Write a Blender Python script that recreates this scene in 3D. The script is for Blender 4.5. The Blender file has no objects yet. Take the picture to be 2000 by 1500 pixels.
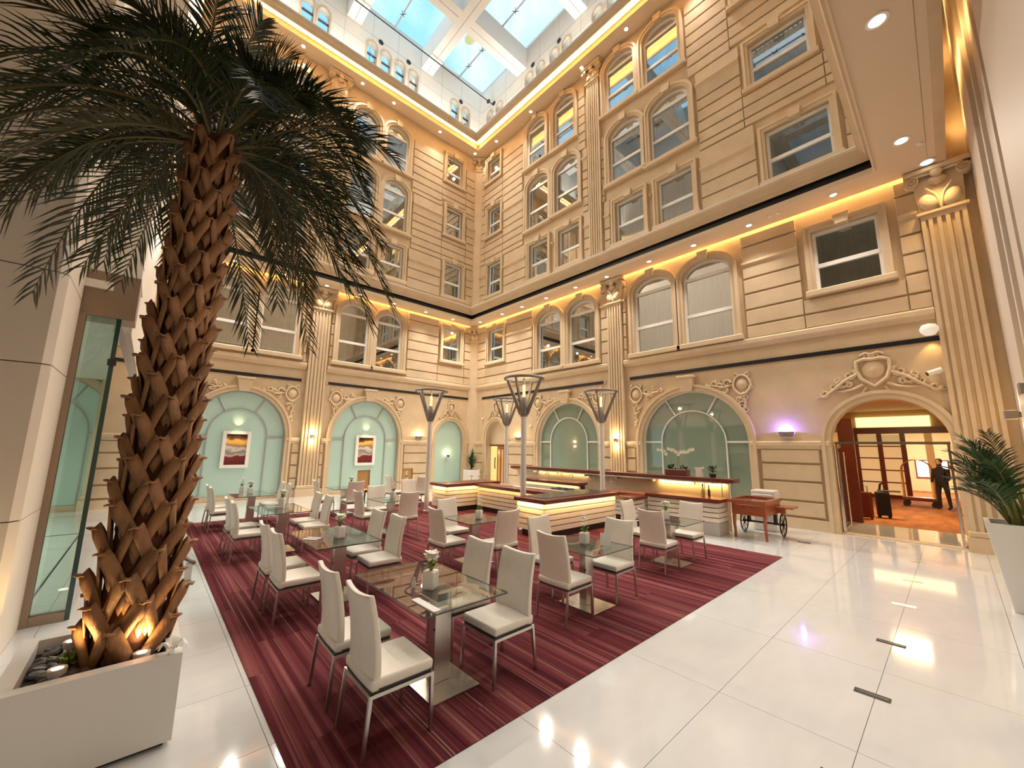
import bpy, bmesh, math, random
from mathutils import Vector, Matrix, noise
random.seed(7)
S = bpy.context.scene
COL = S.collection
PI = math.pi
rad = math.radians

# ------------------------------------------------------------------ camera
cam = bpy.data.cameras.new('camera')
cam.sensor_fit = 'HORIZONTAL'; cam.sensor_width = 36.0
cam.lens = 773.97 / 2000 * 36.0
cam.clip_start = 0.05; cam.clip_end = 200
co = bpy.data.objects.new('camera', cam); COL.objects.link(co)
YAW, PIT, ROL = rad(47.837), rad(9.1205), rad(0.78)
f_ = Vector((-math.sin(YAW) * math.cos(PIT), math.cos(YAW) * math.cos(PIT), math.sin(PIT)))
r_ = Vector((math.cos(YAW), math.sin(YAW), 0)); u_ = r_.cross(f_)
r2 = math.cos(ROL) * r_ + math.sin(ROL) * u_; u2 = -math.sin(ROL) * r_ + math.cos(ROL) * u_
co.matrix_world = Matrix(((r2.x, u2.x, -f_.x, 0), (r2.y, u2.y, -f_.y, 0), (r2.z, u2.z, -f_.z, 2.0), (0, 0, 0, 1)))
S.camera = co

# ------------------------------------------------------------------ render look
S.view_settings.view_transform = 'Standard'
try: S.view_settings.look = 'None'
except Exception: pass
S.view_settings.exposure = 0.20
S.view_settings.gamma = 1.0
S.view_settings.use_curve_mapping = False
cy = S.cycles
cy.max_bounces = 7; cy.diffuse_bounces = 4; cy.glossy_bounces = 4; cy.transmission_bounces = 4
cy.transparent_max_bounces = 12
cy.caustics_reflective = False; cy.caustics_refractive = False
cy.sample_clamp_indirect = 6.0; cy.sample_clamp_direct = 0.0
cy.blur_glossy = 0.5
cy.use_denoising = True

# ------------------------------------------------------------------ world: blue sky with thin cloud
W = bpy.data.worlds.new('sky'); S.world = W; W.use_nodes = True
nt = W.node_tree; nt.nodes.clear()
def N(nt, t, **kw):
    n = nt.nodes.new(t)
    for k, v in kw.items():
        if k.startswith('i_'):
            k = k[2:]
            n.inputs[int(k) if k.isdigit() else k].default_value = v
        else: setattr(n, k, v)
    return n
tc = N(nt, 'ShaderNodeTexCoord'); nz = N(nt, 'ShaderNodeTexNoise', i_Scale=2.3, i_Detail=7.0, i_Roughness=0.55)
nz.inputs['Distortion'].default_value = 0.6
rp = N(nt, 'ShaderNodeValToRGB')
rp.color_ramp.elements[0].position = 0.435; rp.color_ramp.elements[0].color = (0.23, 0.50, 0.70, 1)
rp.color_ramp.elements[1].position = 0.63; rp.color_ramp.elements[1].color = (0.70, 0.74, 0.78, 1)
e = rp.color_ramp.elements.new(0.515); e.color = (0.40, 0.61, 0.74, 1)
bg = N(nt, 'ShaderNodeBackground', i_Strength=1.65); out = N(nt, 'ShaderNodeOutputWorld')
nt.links.new(tc.outputs['Generated'], nz.inputs['Vector']); nt.links.new(nz.outputs['Fac'], rp.inputs['Fac'])
nt.links.new(rp.outputs['Color'], bg.inputs['Color']); nt.links.new(bg.outputs['Background'], out.inputs['Surface'])

# ------------------------------------------------------------------ lights helpers
WARM = (1.0, 0.74, 0.42); GOLD = (1.0, 0.64, 0.25); SOFT = (1.0, 0.92, 0.80)
LIGHTS = []
def area(name, loc, size, size_y, power, color, direction, spread=PI):
    l = bpy.data.lights.new(name, 'AREA'); l.shape = 'RECTANGLE'; l.size = size; l.size_y = size_y
    l.energy = power; l.color = color; l.spread = spread
    o = bpy.data.objects.new(name, l); COL.objects.link(o); o.location = loc
    o.rotation_euler = Vector(direction).to_track_quat('-Z', 'Y').to_euler()
    return o
def spot(name, loc, power, color, direction, angle=100, blend=0.7, radius=0.06):
    l = bpy.data.lights.new(name, 'SPOT'); l.energy = power; l.color = color
    l.spot_size = rad(angle); l.spot_blend = blend; l.shadow_soft_size = radius
    o = bpy.data.objects.new(name, l); COL.objects.link(o); o.location = loc
    o.rotation_euler = Vector(direction).to_track_quat('-Z', 'Y').to_euler()
    return o
def point(name, loc, power, color, radius=0.04):
    l = bpy.data.lights.new(name, 'POINT'); l.energy = power; l.color = color; l.shadow_soft_size = radius
    o = bpy.data.objects.new(name, l); COL.objects.link(o); o.location = loc
    return o
XL, YR, XR = -17.5, 13.0, 0.45          # left facade plane, right facade plane, upper wall above the camera's right
def strip_light(name, a, b, width, power, color, direction):
    a, b = Vector(a), Vector(b); d = b - a
    l = bpy.data.lights.new(name, 'AREA'); l.shape = 'RECTANGLE'; l.size = d.length; l.size_y = width
    l.energy = power; l.color = color
    o = bpy.data.objects.new(name, l); COL.objects.link(o); o.location = (a + b) / 2
    z = -Vector(direction).normalized(); x = d.normalized(); y = z.cross(x).normalized(); z = x.cross(y)
    o.matrix_world = Matrix(((x.x, y.x, z.x, o.location.x), (x.y, y.y, z.y, o.location.y), (x.z, y.z, z.z, o.location.z), (0, 0, 0, 1)))
    return o
# cove strips hidden in the two cornices
strip_light('cove_and_fill_strip', (XL + .2, YR - .07, 8.88), (XR - .4, YR - .07, 8.88), .06, 150, GOLD, (0, 0, -1))
strip_light('cove_and_fill_strip', (XL + .07, 12.8, 8.88), (XL + .07, -.2, 8.88), .06, 110, GOLD, (0, 0, -1))
strip_light('cove_and_fill_strip', (XL + 1.0, YR - .80, 19.18), (XR, YR - .80, 19.18), .08, 260, GOLD, (0, -1, .25))
strip_light('cove_and_fill_strip', (XL + .80, 12.0, 19.18), (XL + .80, -.2, 19.18), .08, 200, GOLD, (1, 0, .25))
strip_light('cove_and_fill_strip', (.66, 2.0, 9.35), (.66, 12.8, 9.35), .08, 80, GOLD, (1, 0, .3))
strip_light('cove_and_fill_strip', (.68, 1.0, 11.4), (.68, 12.8, 11.4), .08, 80, GOLD, (1, 0, .1))
# fill uplights added on top of the upper cornice to brighten the white storey
UPFILL = (1.0, .95, .88)
strip_light('cove_and_fill_strip', (XL + 1.2, YR - 1.1, 19.66), (XR - 1.0, YR - 1.1, 19.66), .10, 260, UPFILL, (0, .9, 1))
strip_light('cove_and_fill_strip', (XL + 1.1, 11.8, 19.66), (XL + 1.1, -.2, 19.66), .10, 200, UPFILL, (-.9, 0, 1))
# rings of downlights in the two soffits
DOWN_LOW = [(-1.39, 12.45), (-3.37, 12.45), (-5.0, 12.45), (-6.57, 12.45), (-8.35, 12.45), (-9.84, 12.4), (-11.5, 12.4), (-13.06, 12.4), (-14.5, 12.4), (-16.3, 12.4),
            (-16.95, 11.1), (-16.95, 9.5), (-16.95, 7.8), (-16.95, 6.2), (-16.95, 4.8), (-16.95, 3.2), (-16.95, 1.6), (.30, 12.5), (-.04, 11.2), (-.08, 7.6), (-.08, 4.0)]
for i, (x, y) in enumerate(DOWN_LOW):
    inward = (0, -1) if y > 12.2 else ((1, 0) if x < -10 else (-1, -.2))
    if i == 17: spot('downlight_and_fill_beam', (.36, 12.42, 8.56), 150, GOLD, (.03, .13, -1), 70, .9, .06)
    else: spot('downlight_and_fill_beam', (x, y, 8.56), 330 if i < 17 else 150, SOFT, (inward[0] * .5, inward[1] * .5, -1), 125, .9, .08)
DOWN_HIGH = [(-2.0, 12.6), (-4.6, 12.6), (-7.2, 12.6), (-9.5, 12.6), (-12.76, 12.6), (-15.5, 12.6), (-17.1, 12.3), (-17.1, 9.9), (-17.1, 7.2), (-17.1, 5.6), (-17.1, 3.0), (-17.1, 1.0)]
for x, y in DOWN_HIGH:
    inward = (0, -1) if y > 12.4 else (1, 0)
    spot('downlight_and_fill_beam', (x, y, 19.02), 780 if not (x < -15 and y > 12) else 120, SOFT, (inward[0] * .7, inward[1] * .7, -1), 130, 1.0, .08)

# ------------------------------------------------------------------ materials
MATS = {}
def mat(name, color, rough=.6, metal=0.0, spec=.5, noise_amt=0.0, noise_scale=6.0, bump=0.0, bump_scale=60.0, emit=None, emit_s=0.0, coat=0.0, stretch=None):
    if name in MATS: return MATS[name]
    m = bpy.data.materials.new(name); m.use_nodes = True; t = m.node_tree; b = t.nodes['Principled BSDF']
    b.inputs['Base Color'].default_value = (*color, 1); b.inputs['Roughness'].default_value = rough
    b.inputs['Metallic'].default_value = metal; b.inputs['Specular IOR Level'].default_value = spec
    if coat: b.inputs['Coat Weight'].default_value = coat; b.inputs['Coat Roughness'].default_value = .05
    if emit: b.inputs['Emission Color'].default_value = (*emit, 1); b.inputs['Emission Strength'].default_value = emit_s; m.cycles.emission_sampling = 'NONE' if emit_s < 6 else 'AUTO'
    if noise_amt or bump:
        tcn = N(t, 'ShaderNodeTexCoord'); mp = N(t, 'ShaderNodeMapping')
        if stretch: mp.inputs['Scale'].default_value = stretch
        t.links.new(tcn.outputs['Object'], mp.inputs['Vector'])
    if noise_amt:
        n1 = N(t, 'ShaderNodeTexNoise', i_Scale=noise_scale, i_Detail=6.0, i_Roughness=.6); t.links.new(mp.outputs['Vector'], n1.inputs['Vector'])
        r = N(t, 'ShaderNodeValToRGB'); k = noise_amt
        r.color_ramp.elements[0].position = .3; r.color_ramp.elements[1].position = .7
        r.color_ramp.elements[0].color = (*[c * (1 - k) for c in color], 1); r.color_ramp.elements[1].color = (*[min(1, c * (1 + k * .6)) for c in color], 1)
        t.links.new(n1.outputs['Fac'], r.inputs['Fac']); t.links.new(r.outputs['Color'], b.inputs['Base Color'])
    if bump:
        n2 = N(t, 'ShaderNodeTexNoise', i_Scale=bump_scale, i_Detail=3.0); t.links.new(mp.outputs['Vector'], n2.inputs['Vector'])
        bp = N(t, 'ShaderNodeBump', i_Strength=bump, i_Distance=.02); t.links.new(n2.outputs['Fac'], bp.inputs['Height']); t.links.new(bp.outputs['Normal'], b.inputs['Normal'])
    MATS[name] = m; return m
def glass(name, tint, refl=.08, rough=0.02, fres=1.5, gcol=(1, 1, 1)):
    if name in MATS: return MATS[name]
    m = bpy.data.materials.new(name); m.use_nodes = True; t = m.node_tree; t.nodes.clear()
    o = N(t, 'ShaderNodeOutputMaterial'); mx = N(t, 'ShaderNodeMixShader'); tr = N(t, 'ShaderNodeBsdfTransparent'); gl = N(t, 'ShaderNodeBsdfGlossy')
    tr.inputs['Color'].default_value = (*tint, 1); gl.inputs['Roughness'].default_value = rough; gl.inputs['Color'].default_value = (*gcol, 1)
    fr = N(t, 'ShaderNodeFresnel', i_IOR=fres); ad = N(t, 'ShaderNodeMath', operation='ADD', use_clamp=True); ad.inputs[1].default_value = refl
    t.links.new(fr.outputs['Fac'], ad.inputs[0]); t.links.new(ad.outputs[0], mx.inputs['Fac'])
    t.links.new(tr.outputs['BSDF'], mx.inputs[1]); t.links.new(gl.outputs['BSDF'], mx.inputs[2]); t.links.new(mx.outputs['Shader'], o.inputs['Surface'])
    MATS[name] = m; return m
STONE = mat('limestone', (.645, .495, .325), .75, noise_amt=.12, noise_scale=1.3, bump=.08, bump_scale=30)
STONE2 = mat('limestone_trim', (.665, .515, .34), .7, noise_amt=.08, noise_scale=2.0)
WHITE = mat('white_plaster', (.82, .77, .69), .7, noise_amt=.03, noise_scale=2)
PANEL = mat('cream_panel', (.80, .71, .60), .5, noise_amt=.03, noise_scale=.8)
SOFFIT = mat('soffit_paint', (.74, .60, .43), .7)
SKYWHITE = mat('skylight_white', (.86, .84, .80), .6)
BLACK = mat('black_slot', (.008, .008, .010), .4)
GROUT = mat('grout', (.23, .20, .17), .8)
TILE = mat('white_porcelain', (.73, .735, .74), .07, noise_amt=.05, noise_scale=1.6, stretch=(3, 1, 1), coat=.55)
UPVC = mat('white_window_frame', (.90, .88, .85), .35)
CURTAIN = mat('grey_sheer_curtain', (.33, .33, .29), .9)
PANE = glass('window_glass', (.58, .66, .64), .40, .015, 1.7, (.92, .97, 1.0))
PANE_GREEN = mat('green_window_glass', (.215, .285, .225), .04, spec=.9, coat=.6)
FROST = mat('frosted_sage_glass', (.43, .60, .52), .35, spec=.5, emit=(.50, .68, .58), emit_s=.10, coat=.3)
MULL = mat('grey_mullion', (.46, .46, .44), .4, metal=.3)
MULLW = mat('white_mullion', (.80, .79, .75), .4)
STEEL = mat('brushed_steel', (.60, .57, .53), .28, metal=1.0, noise_amt=.06, noise_scale=30, stretch=(1, 1, 14))
CHROME = mat('polished_steel', (.75, .72, .68), .10, metal=1.0)
LEATHER = mat('cream_leather', (.83, .775, .69), .36, spec=.4, noise_amt=.04, noise_scale=9, bump=.05, bump_scale=160)
DARK = mat('dark_strip', (.03, .027, .025), .5)
TGLASS = glass('table_glass', (.60, .69, .65), .06, .01, 1.5)
TEDGE = mat('glass_edge', (.015, .05, .04), .08, spec=.8)
PGLASS = glass('partition_glass', (.80, .90, .84), .04, .01, 1.5)
MAHOG = mat('mahogany', (.155, .026, .014), .30, noise_amt=.35, noise_scale=8, stretch=(1, 1, 8), coat=.15)
MAHOG2 = mat('cherry_wood', (.34, .085, .03), .25, noise_amt=.3, noise_scale=7, stretch=(1, 1, 8), coat=.3)
SLAT = mat('cream_slat', (.80, .72, .60), .45, noise_amt=.05)
PLINTH = mat('grey_plinth', (.42, .40, .36), .5)
TAUPE = mat('taupe_metal', (.24, .205, .175), .5)
POLEW = mat('white_pole', (.80, .78, .74), .35)
BULB = mat('lamp_glow', (1, .9, .7), .5, emit=(1.0, .82, .50), emit_s=5.0)
LED = mat('downlight_glow', (1, .95, .85), .5, emit=(1.0, .90, .72), emit_s=5.5)
BRONZE = mat('bronze_panel', (.33, .24, .17), .38, metal=.35)
FROND = mat('palm_leaf', (.030, .045, .012), .42, spec=.45, noise_amt=.4, noise_scale=3)
FROND2 = mat('palm_leaf_olive', (.060, .058, .016), .45, noise_amt=.4, noise_scale=3)
FROND3 = mat('palm_leaf_grey', (.085, .100, .070), .5, noise_amt=.3, noise_scale=3)
RACHIS = mat('palm_rachis', (.11, .09, .03), .5)
BOOT = mat('leaf_base_bark', (.32, .155, .065), .6, noise_amt=.35, noise_scale=5, bump=.3, bump_scale=45, stretch=(2, 2, .5))
CORE = mat('trunk_core', (.11, .034, .012), .8, noise_amt=.3, noise_scale=6, bump=.4, bump_scale=20)
PEBBLE = mat('grey_pebble', (.10, .10, .10), .5, noise_amt=.5, noise_scale=5)
SOIL = mat('soil', (.02, .016, .012), .9)
LEAF = mat('green_leaf', (.035, .085, .020), .4, noise_amt=.35, noise_scale=4)
LEAF2 = mat('light_green_leaf', (.17, .24, .035), .45, noise_amt=.3, noise_scale=4)
STEM = mat('stem', (.16, .17, .04), .5)
PETAL = mat('white_petal', (.88, .86, .74), .6)
POTW = mat('white_pot', (.80, .78, .74), .3, coat=.2)
PAPER = mat('white_linen', (.84, .82, .77), .8)
IRON = mat('black_iron', (.012, .011, .011), .45)
WBULB = mat('white_globe', (.9, .88, .82), .25, emit=(1, .9, .75), emit_s=.25)
BRASS = mat('brass', (.70, .46, .16), .2, metal=1.0)
SHOJI = mat('shoji_panel', (.80, .62, .36), .6, emit=(1.0, .70, .33), emit_s=.35)
LOBBYWALL = mat('lobby_wall', (.62, .42, .20), .7)
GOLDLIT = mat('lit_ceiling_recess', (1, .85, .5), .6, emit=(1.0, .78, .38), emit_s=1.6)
DAYWIN = mat('daylit_window', (1, 1, 1), .5, emit=(.92, .95, 1.0), emit_s=1.6)
FABRIC_DARK = mat('dark_uniform', (.014, .013, .016), .8)
SKIN = mat('skin', (.50, .29, .18), .5)
TAN = mat('wicker_back', (.52, .30, .11), .7, noise_amt=.3, noise_scale=40)
REFLECT_DISC = glass('gold_reflection', (.96, .80, .52), .0, .3, 1.02)  # gold tint for the lamp reflections painted on the skylight

def striped_carpet():
    m = bpy.data.materials.new('burgundy_striped_carpet'); m.use_nodes = True; t = m.node_tree; b = t.nodes['Principled BSDF']
    b.inputs['Roughness'].default_value = .95; b.inputs['Specular IOR Level'].default_value = .1
    tcn = N(t, 'ShaderNodeTexCoord'); sx = N(t, 'ShaderNodeSeparateXYZ'); t.links.new(tcn.outputs['Object'], sx.inputs[0])
    # carpet tiles laid half a metre wide: each plank shifts the stripe phase
    def mth(op, a, bb=None):
        n = N(t, 'ShaderNodeMath', operation=op)
        for i, v in enumerate((a, bb)):
            if v is None: continue
            if isinstance(v, (int, float)): n.inputs[i].default_value = v
            else: t.links.new(v, n.inputs[i])
        return n.outputs[0]
    row = mth('FLOOR', mth('MULTIPLY', sx.outputs['Y'], 2.0))
    colx = mth('FLOOR', mth('ADD', mth('MULTIPLY', sx.outputs['X'], .55), mth('MULTIPLY', row, .37)))
    seed = mth('ADD', mth('MULTIPLY', row, 3.17), mth('MULTIPLY', colx, 1.71))
    def stripes(scale, xs, extra):
        cv = N(t, 'ShaderNodeCombineXYZ'); t.links.new(mth('MULTIPLY', sx.outputs['Y'], scale), cv.inputs[0])
        t.links.new(mth('MULTIPLY', sx.outputs['X'], xs), cv.inputs[1])
        if extra is not None: t.links.new(extra, cv.inputs[2])
        n = N(t, 'ShaderNodeTexNoise', i_Scale=1.0, i_Detail=2.0, i_Roughness=.55); t.links.new(cv.outputs[0], n.inputs['Vector']); return n.outputs['Fac']
    broad = stripes(11.0, .16, mth('MULTIPLY', seed, .23)); fine = stripes(62.0, .22, mth('MULTIPLY', seed, .11))
    r1 = N(t, 'ShaderNodeValToRGB'); cr = r1.color_ramp
    cr.elements[0].position = .30; cr.elements[0].color = (.062, .010, .016, 1); cr.elements[1].position = .72; cr.elements[1].color = (.27, .085, .085, 1)
    k = cr.elements.new(.5); k.color = (.128, .024, .032, 1)
    t.links.new(broad, r1.inputs['Fac'])
    r2_ = N(t, 'ShaderNodeValToRGB'); r2_.color_ramp.elements[0].position = .60; r2_.color_ramp.elements[0].color = (0, 0, 0, 1); r2_.color_ramp.elements[1].position = .70; r2_.color_ramp.elements[1].color = (1, 1, 1, 1)
    t.links.new(fine, r2_.inputs['Fac'])
    r3 = N(t, 'ShaderNodeValToRGB'); r3.color_ramp.elements[0].position = .30; r3.color_ramp.elements[0].color = (1, 1, 1, 1); r3.color_ramp.elements[1].position = .40; r3.color_ramp.elements[1].color = (0, 0, 0, 1)
    t.links.new(fine, r3.inputs['Fac'])
    m1 = N(t, 'ShaderNodeMixRGB'); m1.inputs['Color2'].default_value = (.43, .22, .17, 1); t.links.new(mth('MULTIPLY', r2_.outputs['Color'], .62), m1.inputs['Fac']); t.links.new(r1.outputs['Color'], m1.inputs['Color1'])
    m2 = N(t, 'ShaderNodeMixRGB'); m2.inputs['Color2'].default_value = (.045, .004, .010, 1); t.links.new(mth('MULTIPLY', r3.outputs['Color'], .75), m2.inputs['Fac']); t.links.new(m1.outputs['Color'], m2.inputs['Color1'])
    t.links.new(m2.outputs['Color'], b.inputs['Base Color'])
    return m
CARPET = striped_carpet()
def painting_mat(name, seedv):
    m = bpy.data.materials.new(name); m.use_nodes = True; t = m.node_tree; b = t.nodes['Principled BSDF']; b.inputs['Roughness'].default_value = .4
    tcn = N(t, 'ShaderNodeTexCoord'); mp = N(t, 'ShaderNodeMapping'); mp.inputs['Location'].default_value = (seedv, 0, 0); t.links.new(tcn.outputs['Object'], mp.inputs['Vector'])
    nz_ = N(t, 'ShaderNodeTexNoise', i_Scale=2.2, i_Detail=3.0); t.links.new(mp.outputs['Vector'], nz_.inputs['Vector'])
    sx = N(t, 'ShaderNodeSeparateXYZ'); t.links.new(tcn.outputs['Object'], sx.inputs[0])
    a = N(t, 'ShaderNodeMath', operation='MULTIPLY_ADD'); a.inputs[1].default_value = .55; t.links.new(nz_.outputs['Fac'], a.inputs[0]); 
    s = N(t, 'ShaderNodeMath', operation='MULTIPLY_ADD'); s.inputs[1].default_value = .92; s.inputs[2].default_value = .20; t.links.new(sx.outputs['Z'], s.inputs[0]); t.links.new(s.outputs[0], a.inputs[2])
    r = N(t, 'ShaderNodeValToRGB'); cr = r.color_ramp; cr.interpolation = 'LINEAR'
    stops = [(.0, (.13, .008, .012)), (.27, (.20, .015, .018)), (.30, (.55, .48, .42)), (.42, (.22, .20, .20)), (.50, (.72, .66, .58)), (.58, (.30, .16, .09)), (.64, (.85, .45, .10)), (.78, (.90, .55, .14)), (.84, (.25, .07, .02)), (.95, (.03, .012, .01))]
    cr.elements[0].position = stops[0][0]; cr.elements[0].color = (*stops[0][1], 1); cr.elements[1].position = stops[-1][0]; cr.elements[1].color = (*stops[-1][1], 1)
    for p, c in stops[1:-1]:
        q = cr.elements.new(p); q.color = (*c, 1)
    t.links.new(a.outputs[0], r.inputs['Fac']); t.links.new(r.outputs['Color'], b.inputs['Base Color']); return m
LOBCARPET = mat('orange_carpet', (.42, .16, .05), .95, noise_amt=.4, noise_scale=3.0, stretch=(1, .3, 1))

# ------------------------------------------------------------------ mesh helpers
class MB:
    """collects vertices and faces; link() makes ONE mesh object of them"""
    def __init__(s): s.v = []; s.f = []; s.mi = []; s.cur = 0
    def add(s, vs, fs):
        o = len(s.v); s.v += [tuple(p) for p in vs]
        for q in fs: s.f.append([i + o for i in q]); s.mi.append(s.cur)
        return s
    def box(s, x0, x1, y0, y1, z0, z1, M=None):
        vs = [(x, y, z) for z in (z0, z1) for y in (y0, y1) for x in (x0, x1)]
        if M is not None: vs = [tuple(M @ Vector(p)) for p in vs]
        return s.add(vs, [(0, 2, 3, 1), (4, 5, 7, 6), (0, 1, 5, 4), (2, 6, 7, 3), (0, 4, 6, 2), (1, 3, 7, 5)])
    def cbox(s, x0, x1, y0, y1, z0, z1, c=.01):
        """box with its front (-y) edges chamfered"""
        s.add([(x0, y1, z0), (x1, y1, z0), (x1, y1, z1), (x0, y1, z1), (x0, y0 + c, z0), (x1, y0 + c, z0), (x1, y0 + c, z1), (x0, y0 + c, z1),
               (x0 + c, y0, z0 + c), (x1 - c, y0, z0 + c), (x1 - c, y0, z1 - c), (x0 + c, y0, z1 - c)],
              [(0, 1, 5, 4), (1, 2, 6, 5), (2, 3, 7, 6), (3, 0, 4, 7), (4, 5, 9, 8), (5, 6, 10, 9), (6, 7, 11, 10), (7, 4, 8, 11), (8, 9, 10, 11)]); return s
    def tube(s, pts, r, n=8, closed=False, caps=True):
        pts = [Vector(p) for p in pts]; m = len(pts); rs = r if isinstance(r, (list, tuple)) else [r] * m
        vs = []; up = None
        for i, p in enumerate(pts):
            if closed: d = pts[(i + 1) % m] - pts[i - 1]
            else: d = pts[min(i + 1, m - 1)] - pts[max(i - 1, 0)]
            d = d.normalized() if d.length > 1e-9 else Vector((0, 0, 1))
            if up is None: up = Vector((0, 0, 1)) if abs(d.z) < .9 else Vector((1, 0, 0))
            a = d.cross(up)
            a = a.normalized() if a.length > 1e-6 else Vector((1, 0, 0)); b = d.cross(a).normalized(); up = a.cross(d).normalized()
            for k in range(n):
                t = 2 * PI * k / n; vs.append(p + (a * math.cos(t) + b * math.sin(t)) * rs[i])
        fs = []
        for i in range(m if closed else m - 1):
            j = (i + 1) % m
            for k in range(n): fs.append((i * n + k, i * n + (k + 1) % n, j * n + (k + 1) % n, j * n + k))
        if caps and not closed: fs += [tuple(range(n)), tuple(range((m - 1) * n, m * n))]
        return s.add(vs, fs)
    def lathe(s, prof, n=16, c=(0, 0, 0), M=None):
        vs = []; fs = []; m = len(prof)
        for r, z in prof:
            for k in range(n):
                t = 2 * PI * k / n; p = Vector((c[0] + r * math.cos(t), c[1] + r * math.sin(t), c[2] + z))
                vs.append(M @ p if M is not None else p)
        for i in range(m - 1):
            for k in range(n): fs.append((i * n + k, i * n + (k + 1) % n, (i + 1) * n + (k + 1) % n, (i + 1) * n + k))
        if math.hypot(prof[0][0] - prof[-1][0], prof[0][1] - prof[-1][1]) > 1e-6 or prof[0][0] < 1e-6: fs += [tuple(range(n)), tuple(range((m - 1) * n, m * n))]
        return s.add(vs, fs)
    def prism(s, poly, y0, y1):
        """polygon given in (x,z), extruded along y"""
        n = len(poly); vs = [(x, y0, z) for x, z in poly] + [(x, y1, z) for x, z in poly]
        return s.add(vs, [tuple(range(n)), tuple(range(n, 2 * n))] + [(i, (i + 1) % n, n + (i + 1) % n, n + i) for i in range(n)])
    def prismz(s, poly, z0, z1):
        n = len(poly); vs = [(x, y, z0) for x, y in poly] + [(x, y, z1) for x, y in poly]
        return s.add(vs, [tuple(range(n)), tuple(range(n, 2 * n))] + [(i, (i + 1) % n, n + (i + 1) % n, n + i) for i in range(n)])
    def ring(s, a, b, y0, y1, closed=False):
        """band between two outlines a, b given in (x,z); front at y0, back at y1"""
        n = len(a); vs = [(x, y0, z) for x, z in a] + [(x, y0, z) for x, z in b] + [(x, y1, z) for x, z in a] + [(x, y1, z) for x, z in b]
        fs = []
        for i in range(n if closed else n - 1):
            j = (i + 1) % n
            fs += [(i, j, n + j, n + i), (2 * n + i, 2 * n + j, 3 * n + j, 3 * n + i), (i, j, 2 * n + j, 2 * n + i), (n + i, n + j, 3 * n + j, 3 * n + i)]
        if not closed: fs += [(0, n, 3 * n, 2 * n), (n - 1, 2 * n - 1, 4 * n - 1, 3 * n - 1)]
        return s.add(vs, fs)
    def mesh(s, name, mats, smooth=False, bevel=0.0, seg=2):
        me = bpy.data.meshes.new(name); me.from_pydata(s.v, [], s.f)
        for m in (mats if isinstance(mats, (list, tuple)) else [mats]): me.materials.append(m)
        bm = bmesh.new(); bm.from_mesh(me)
        for fc, k in zip(bm.faces, s.mi): fc.material_index = k
        bmesh.ops.recalc_face_normals(bm, faces=bm.faces)
        if bevel:
            bmesh.ops.bevel(bm, geom=list(bm.edges), offset=bevel, segments=seg, profile=.6, affect='EDGES', clamp_overlap=True)
        bm.to_mesh(me); bm.free()
        if smooth:
            for p in me.polygons: p.use_smooth = True
            try: me.set_sharp_from_angle(angle=rad(42))
            except Exception: pass
        return me
    def link(s, name, mats, parent=None, smooth=False, bevel=0.0, seg=2, **kw):
        return put(name, s.mesh(name, mats, smooth, bevel, seg), parent, **kw)
def put(name, me, parent=None, loc=(0, 0, 0), rotz=0.0, rot=None, scale=None):
    o = bpy.data.objects.new(name, me); COL.objects.link(o)
    if parent: o.parent = parent
    o.location = loc; o.rotation_euler = rot if rot else (0, 0, rotz)
    if scale: o.scale = scale
    return o
def thing(name, label, cat, loc=(0, 0, 0), rotz=0.0, group=None):
    o = put(name, None, None, loc, rotz); o['label'] = label; o['category'] = cat
    if group: o['group'] = group
    return o
def tag(o, label, cat, group=None):
    o['label'] = label; o['category'] = cat
    if group: o['group'] = group
    return o
def struct(o): o['kind'] = 'structure'; return o
def dup(root, loc, rotz=0.0, label=None, group=None, scale=None):
    r = root.copy(); COL.objects.link(r); r.location = loc; r.rotation_euler = (0, 0, rotz)
    if scale: r.scale = scale
    if label: r['label'] = label
    if group: r['group'] = group
    for ch in list(root.children):
        c = ch.copy(); COL.objects.link(c); c.parent = r
        for g in ch.children:
            d = g.copy(); COL.objects.link(d); d.parent = c
    return r

# ------------------------------------------------------------------ floor of white porcelain tiles
fl = struct(MB().box(-18.2, 1.6, -14.4, 13.4, -.12, -.012).link('floor', GROUT))
tx = [-.66 - .885 * k for k in range(-2, 20)]
tile_me = {}
tiles = 0
def floor_tile(x0, x1, y0, y1):
    g = .004; w, d = round(x1 - x0 - g, 3), round(y1 - y0 - g, 3)
    if (w, d) not in tile_me: tile_me[(w, d)] = MB().box(-w / 2, w / 2, -d / 2, d / 2, -.012, 0).mesh('floor_tile', TILE)
    put('floor_tile', tile_me[(w, d)], fl, ((x0 + x1) / 2, (y0 + y1) / 2, 0))
CX0, CX1, CY0, CY1 = -13.16, -2.42, .88, 9.22
ys = [.84 - 1.475 * k for k in range(6, 0, -1)] + [.84 + 1.475 * k for k in range(0, 9)] + [13.3]
for i in range(len(tx) - 1):
    x1, x0 = tx[i], tx[i + 1]
    for j in range(len(ys) - 1):
        y0, y1 = ys[j], ys[j + 1]
        if x0 > CX0 and x1 < CX1 and y0 > CY0 and y1 < CY1: continue
        floor_tile(x0, x1, y0, y1); tiles += 1
cp = MB().box(CX0, CX1, CY0, CY1, -.02, .007).link('carpet', CARPET)
tag(cp, 'burgundy carpet with fine cream stripes inset in the white tiled floor', 'carpet')
MB().ring([(CX0, CY0), (CX1, CY0), (CX1, CY1), (CX0, CY1)], [(CX0 - .02, CY0 - .02), (CX1 + .02, CY0 - .02), (CX1 + .02, CY1 + .02), (CX0 - .02, CY1 + .02)], 0, .009, True).link('carpet_trim', DARK, cp, rot=(-PI / 2, 0, 0), loc=(0, 0, .009), scale=(1, 1, -1))
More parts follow.
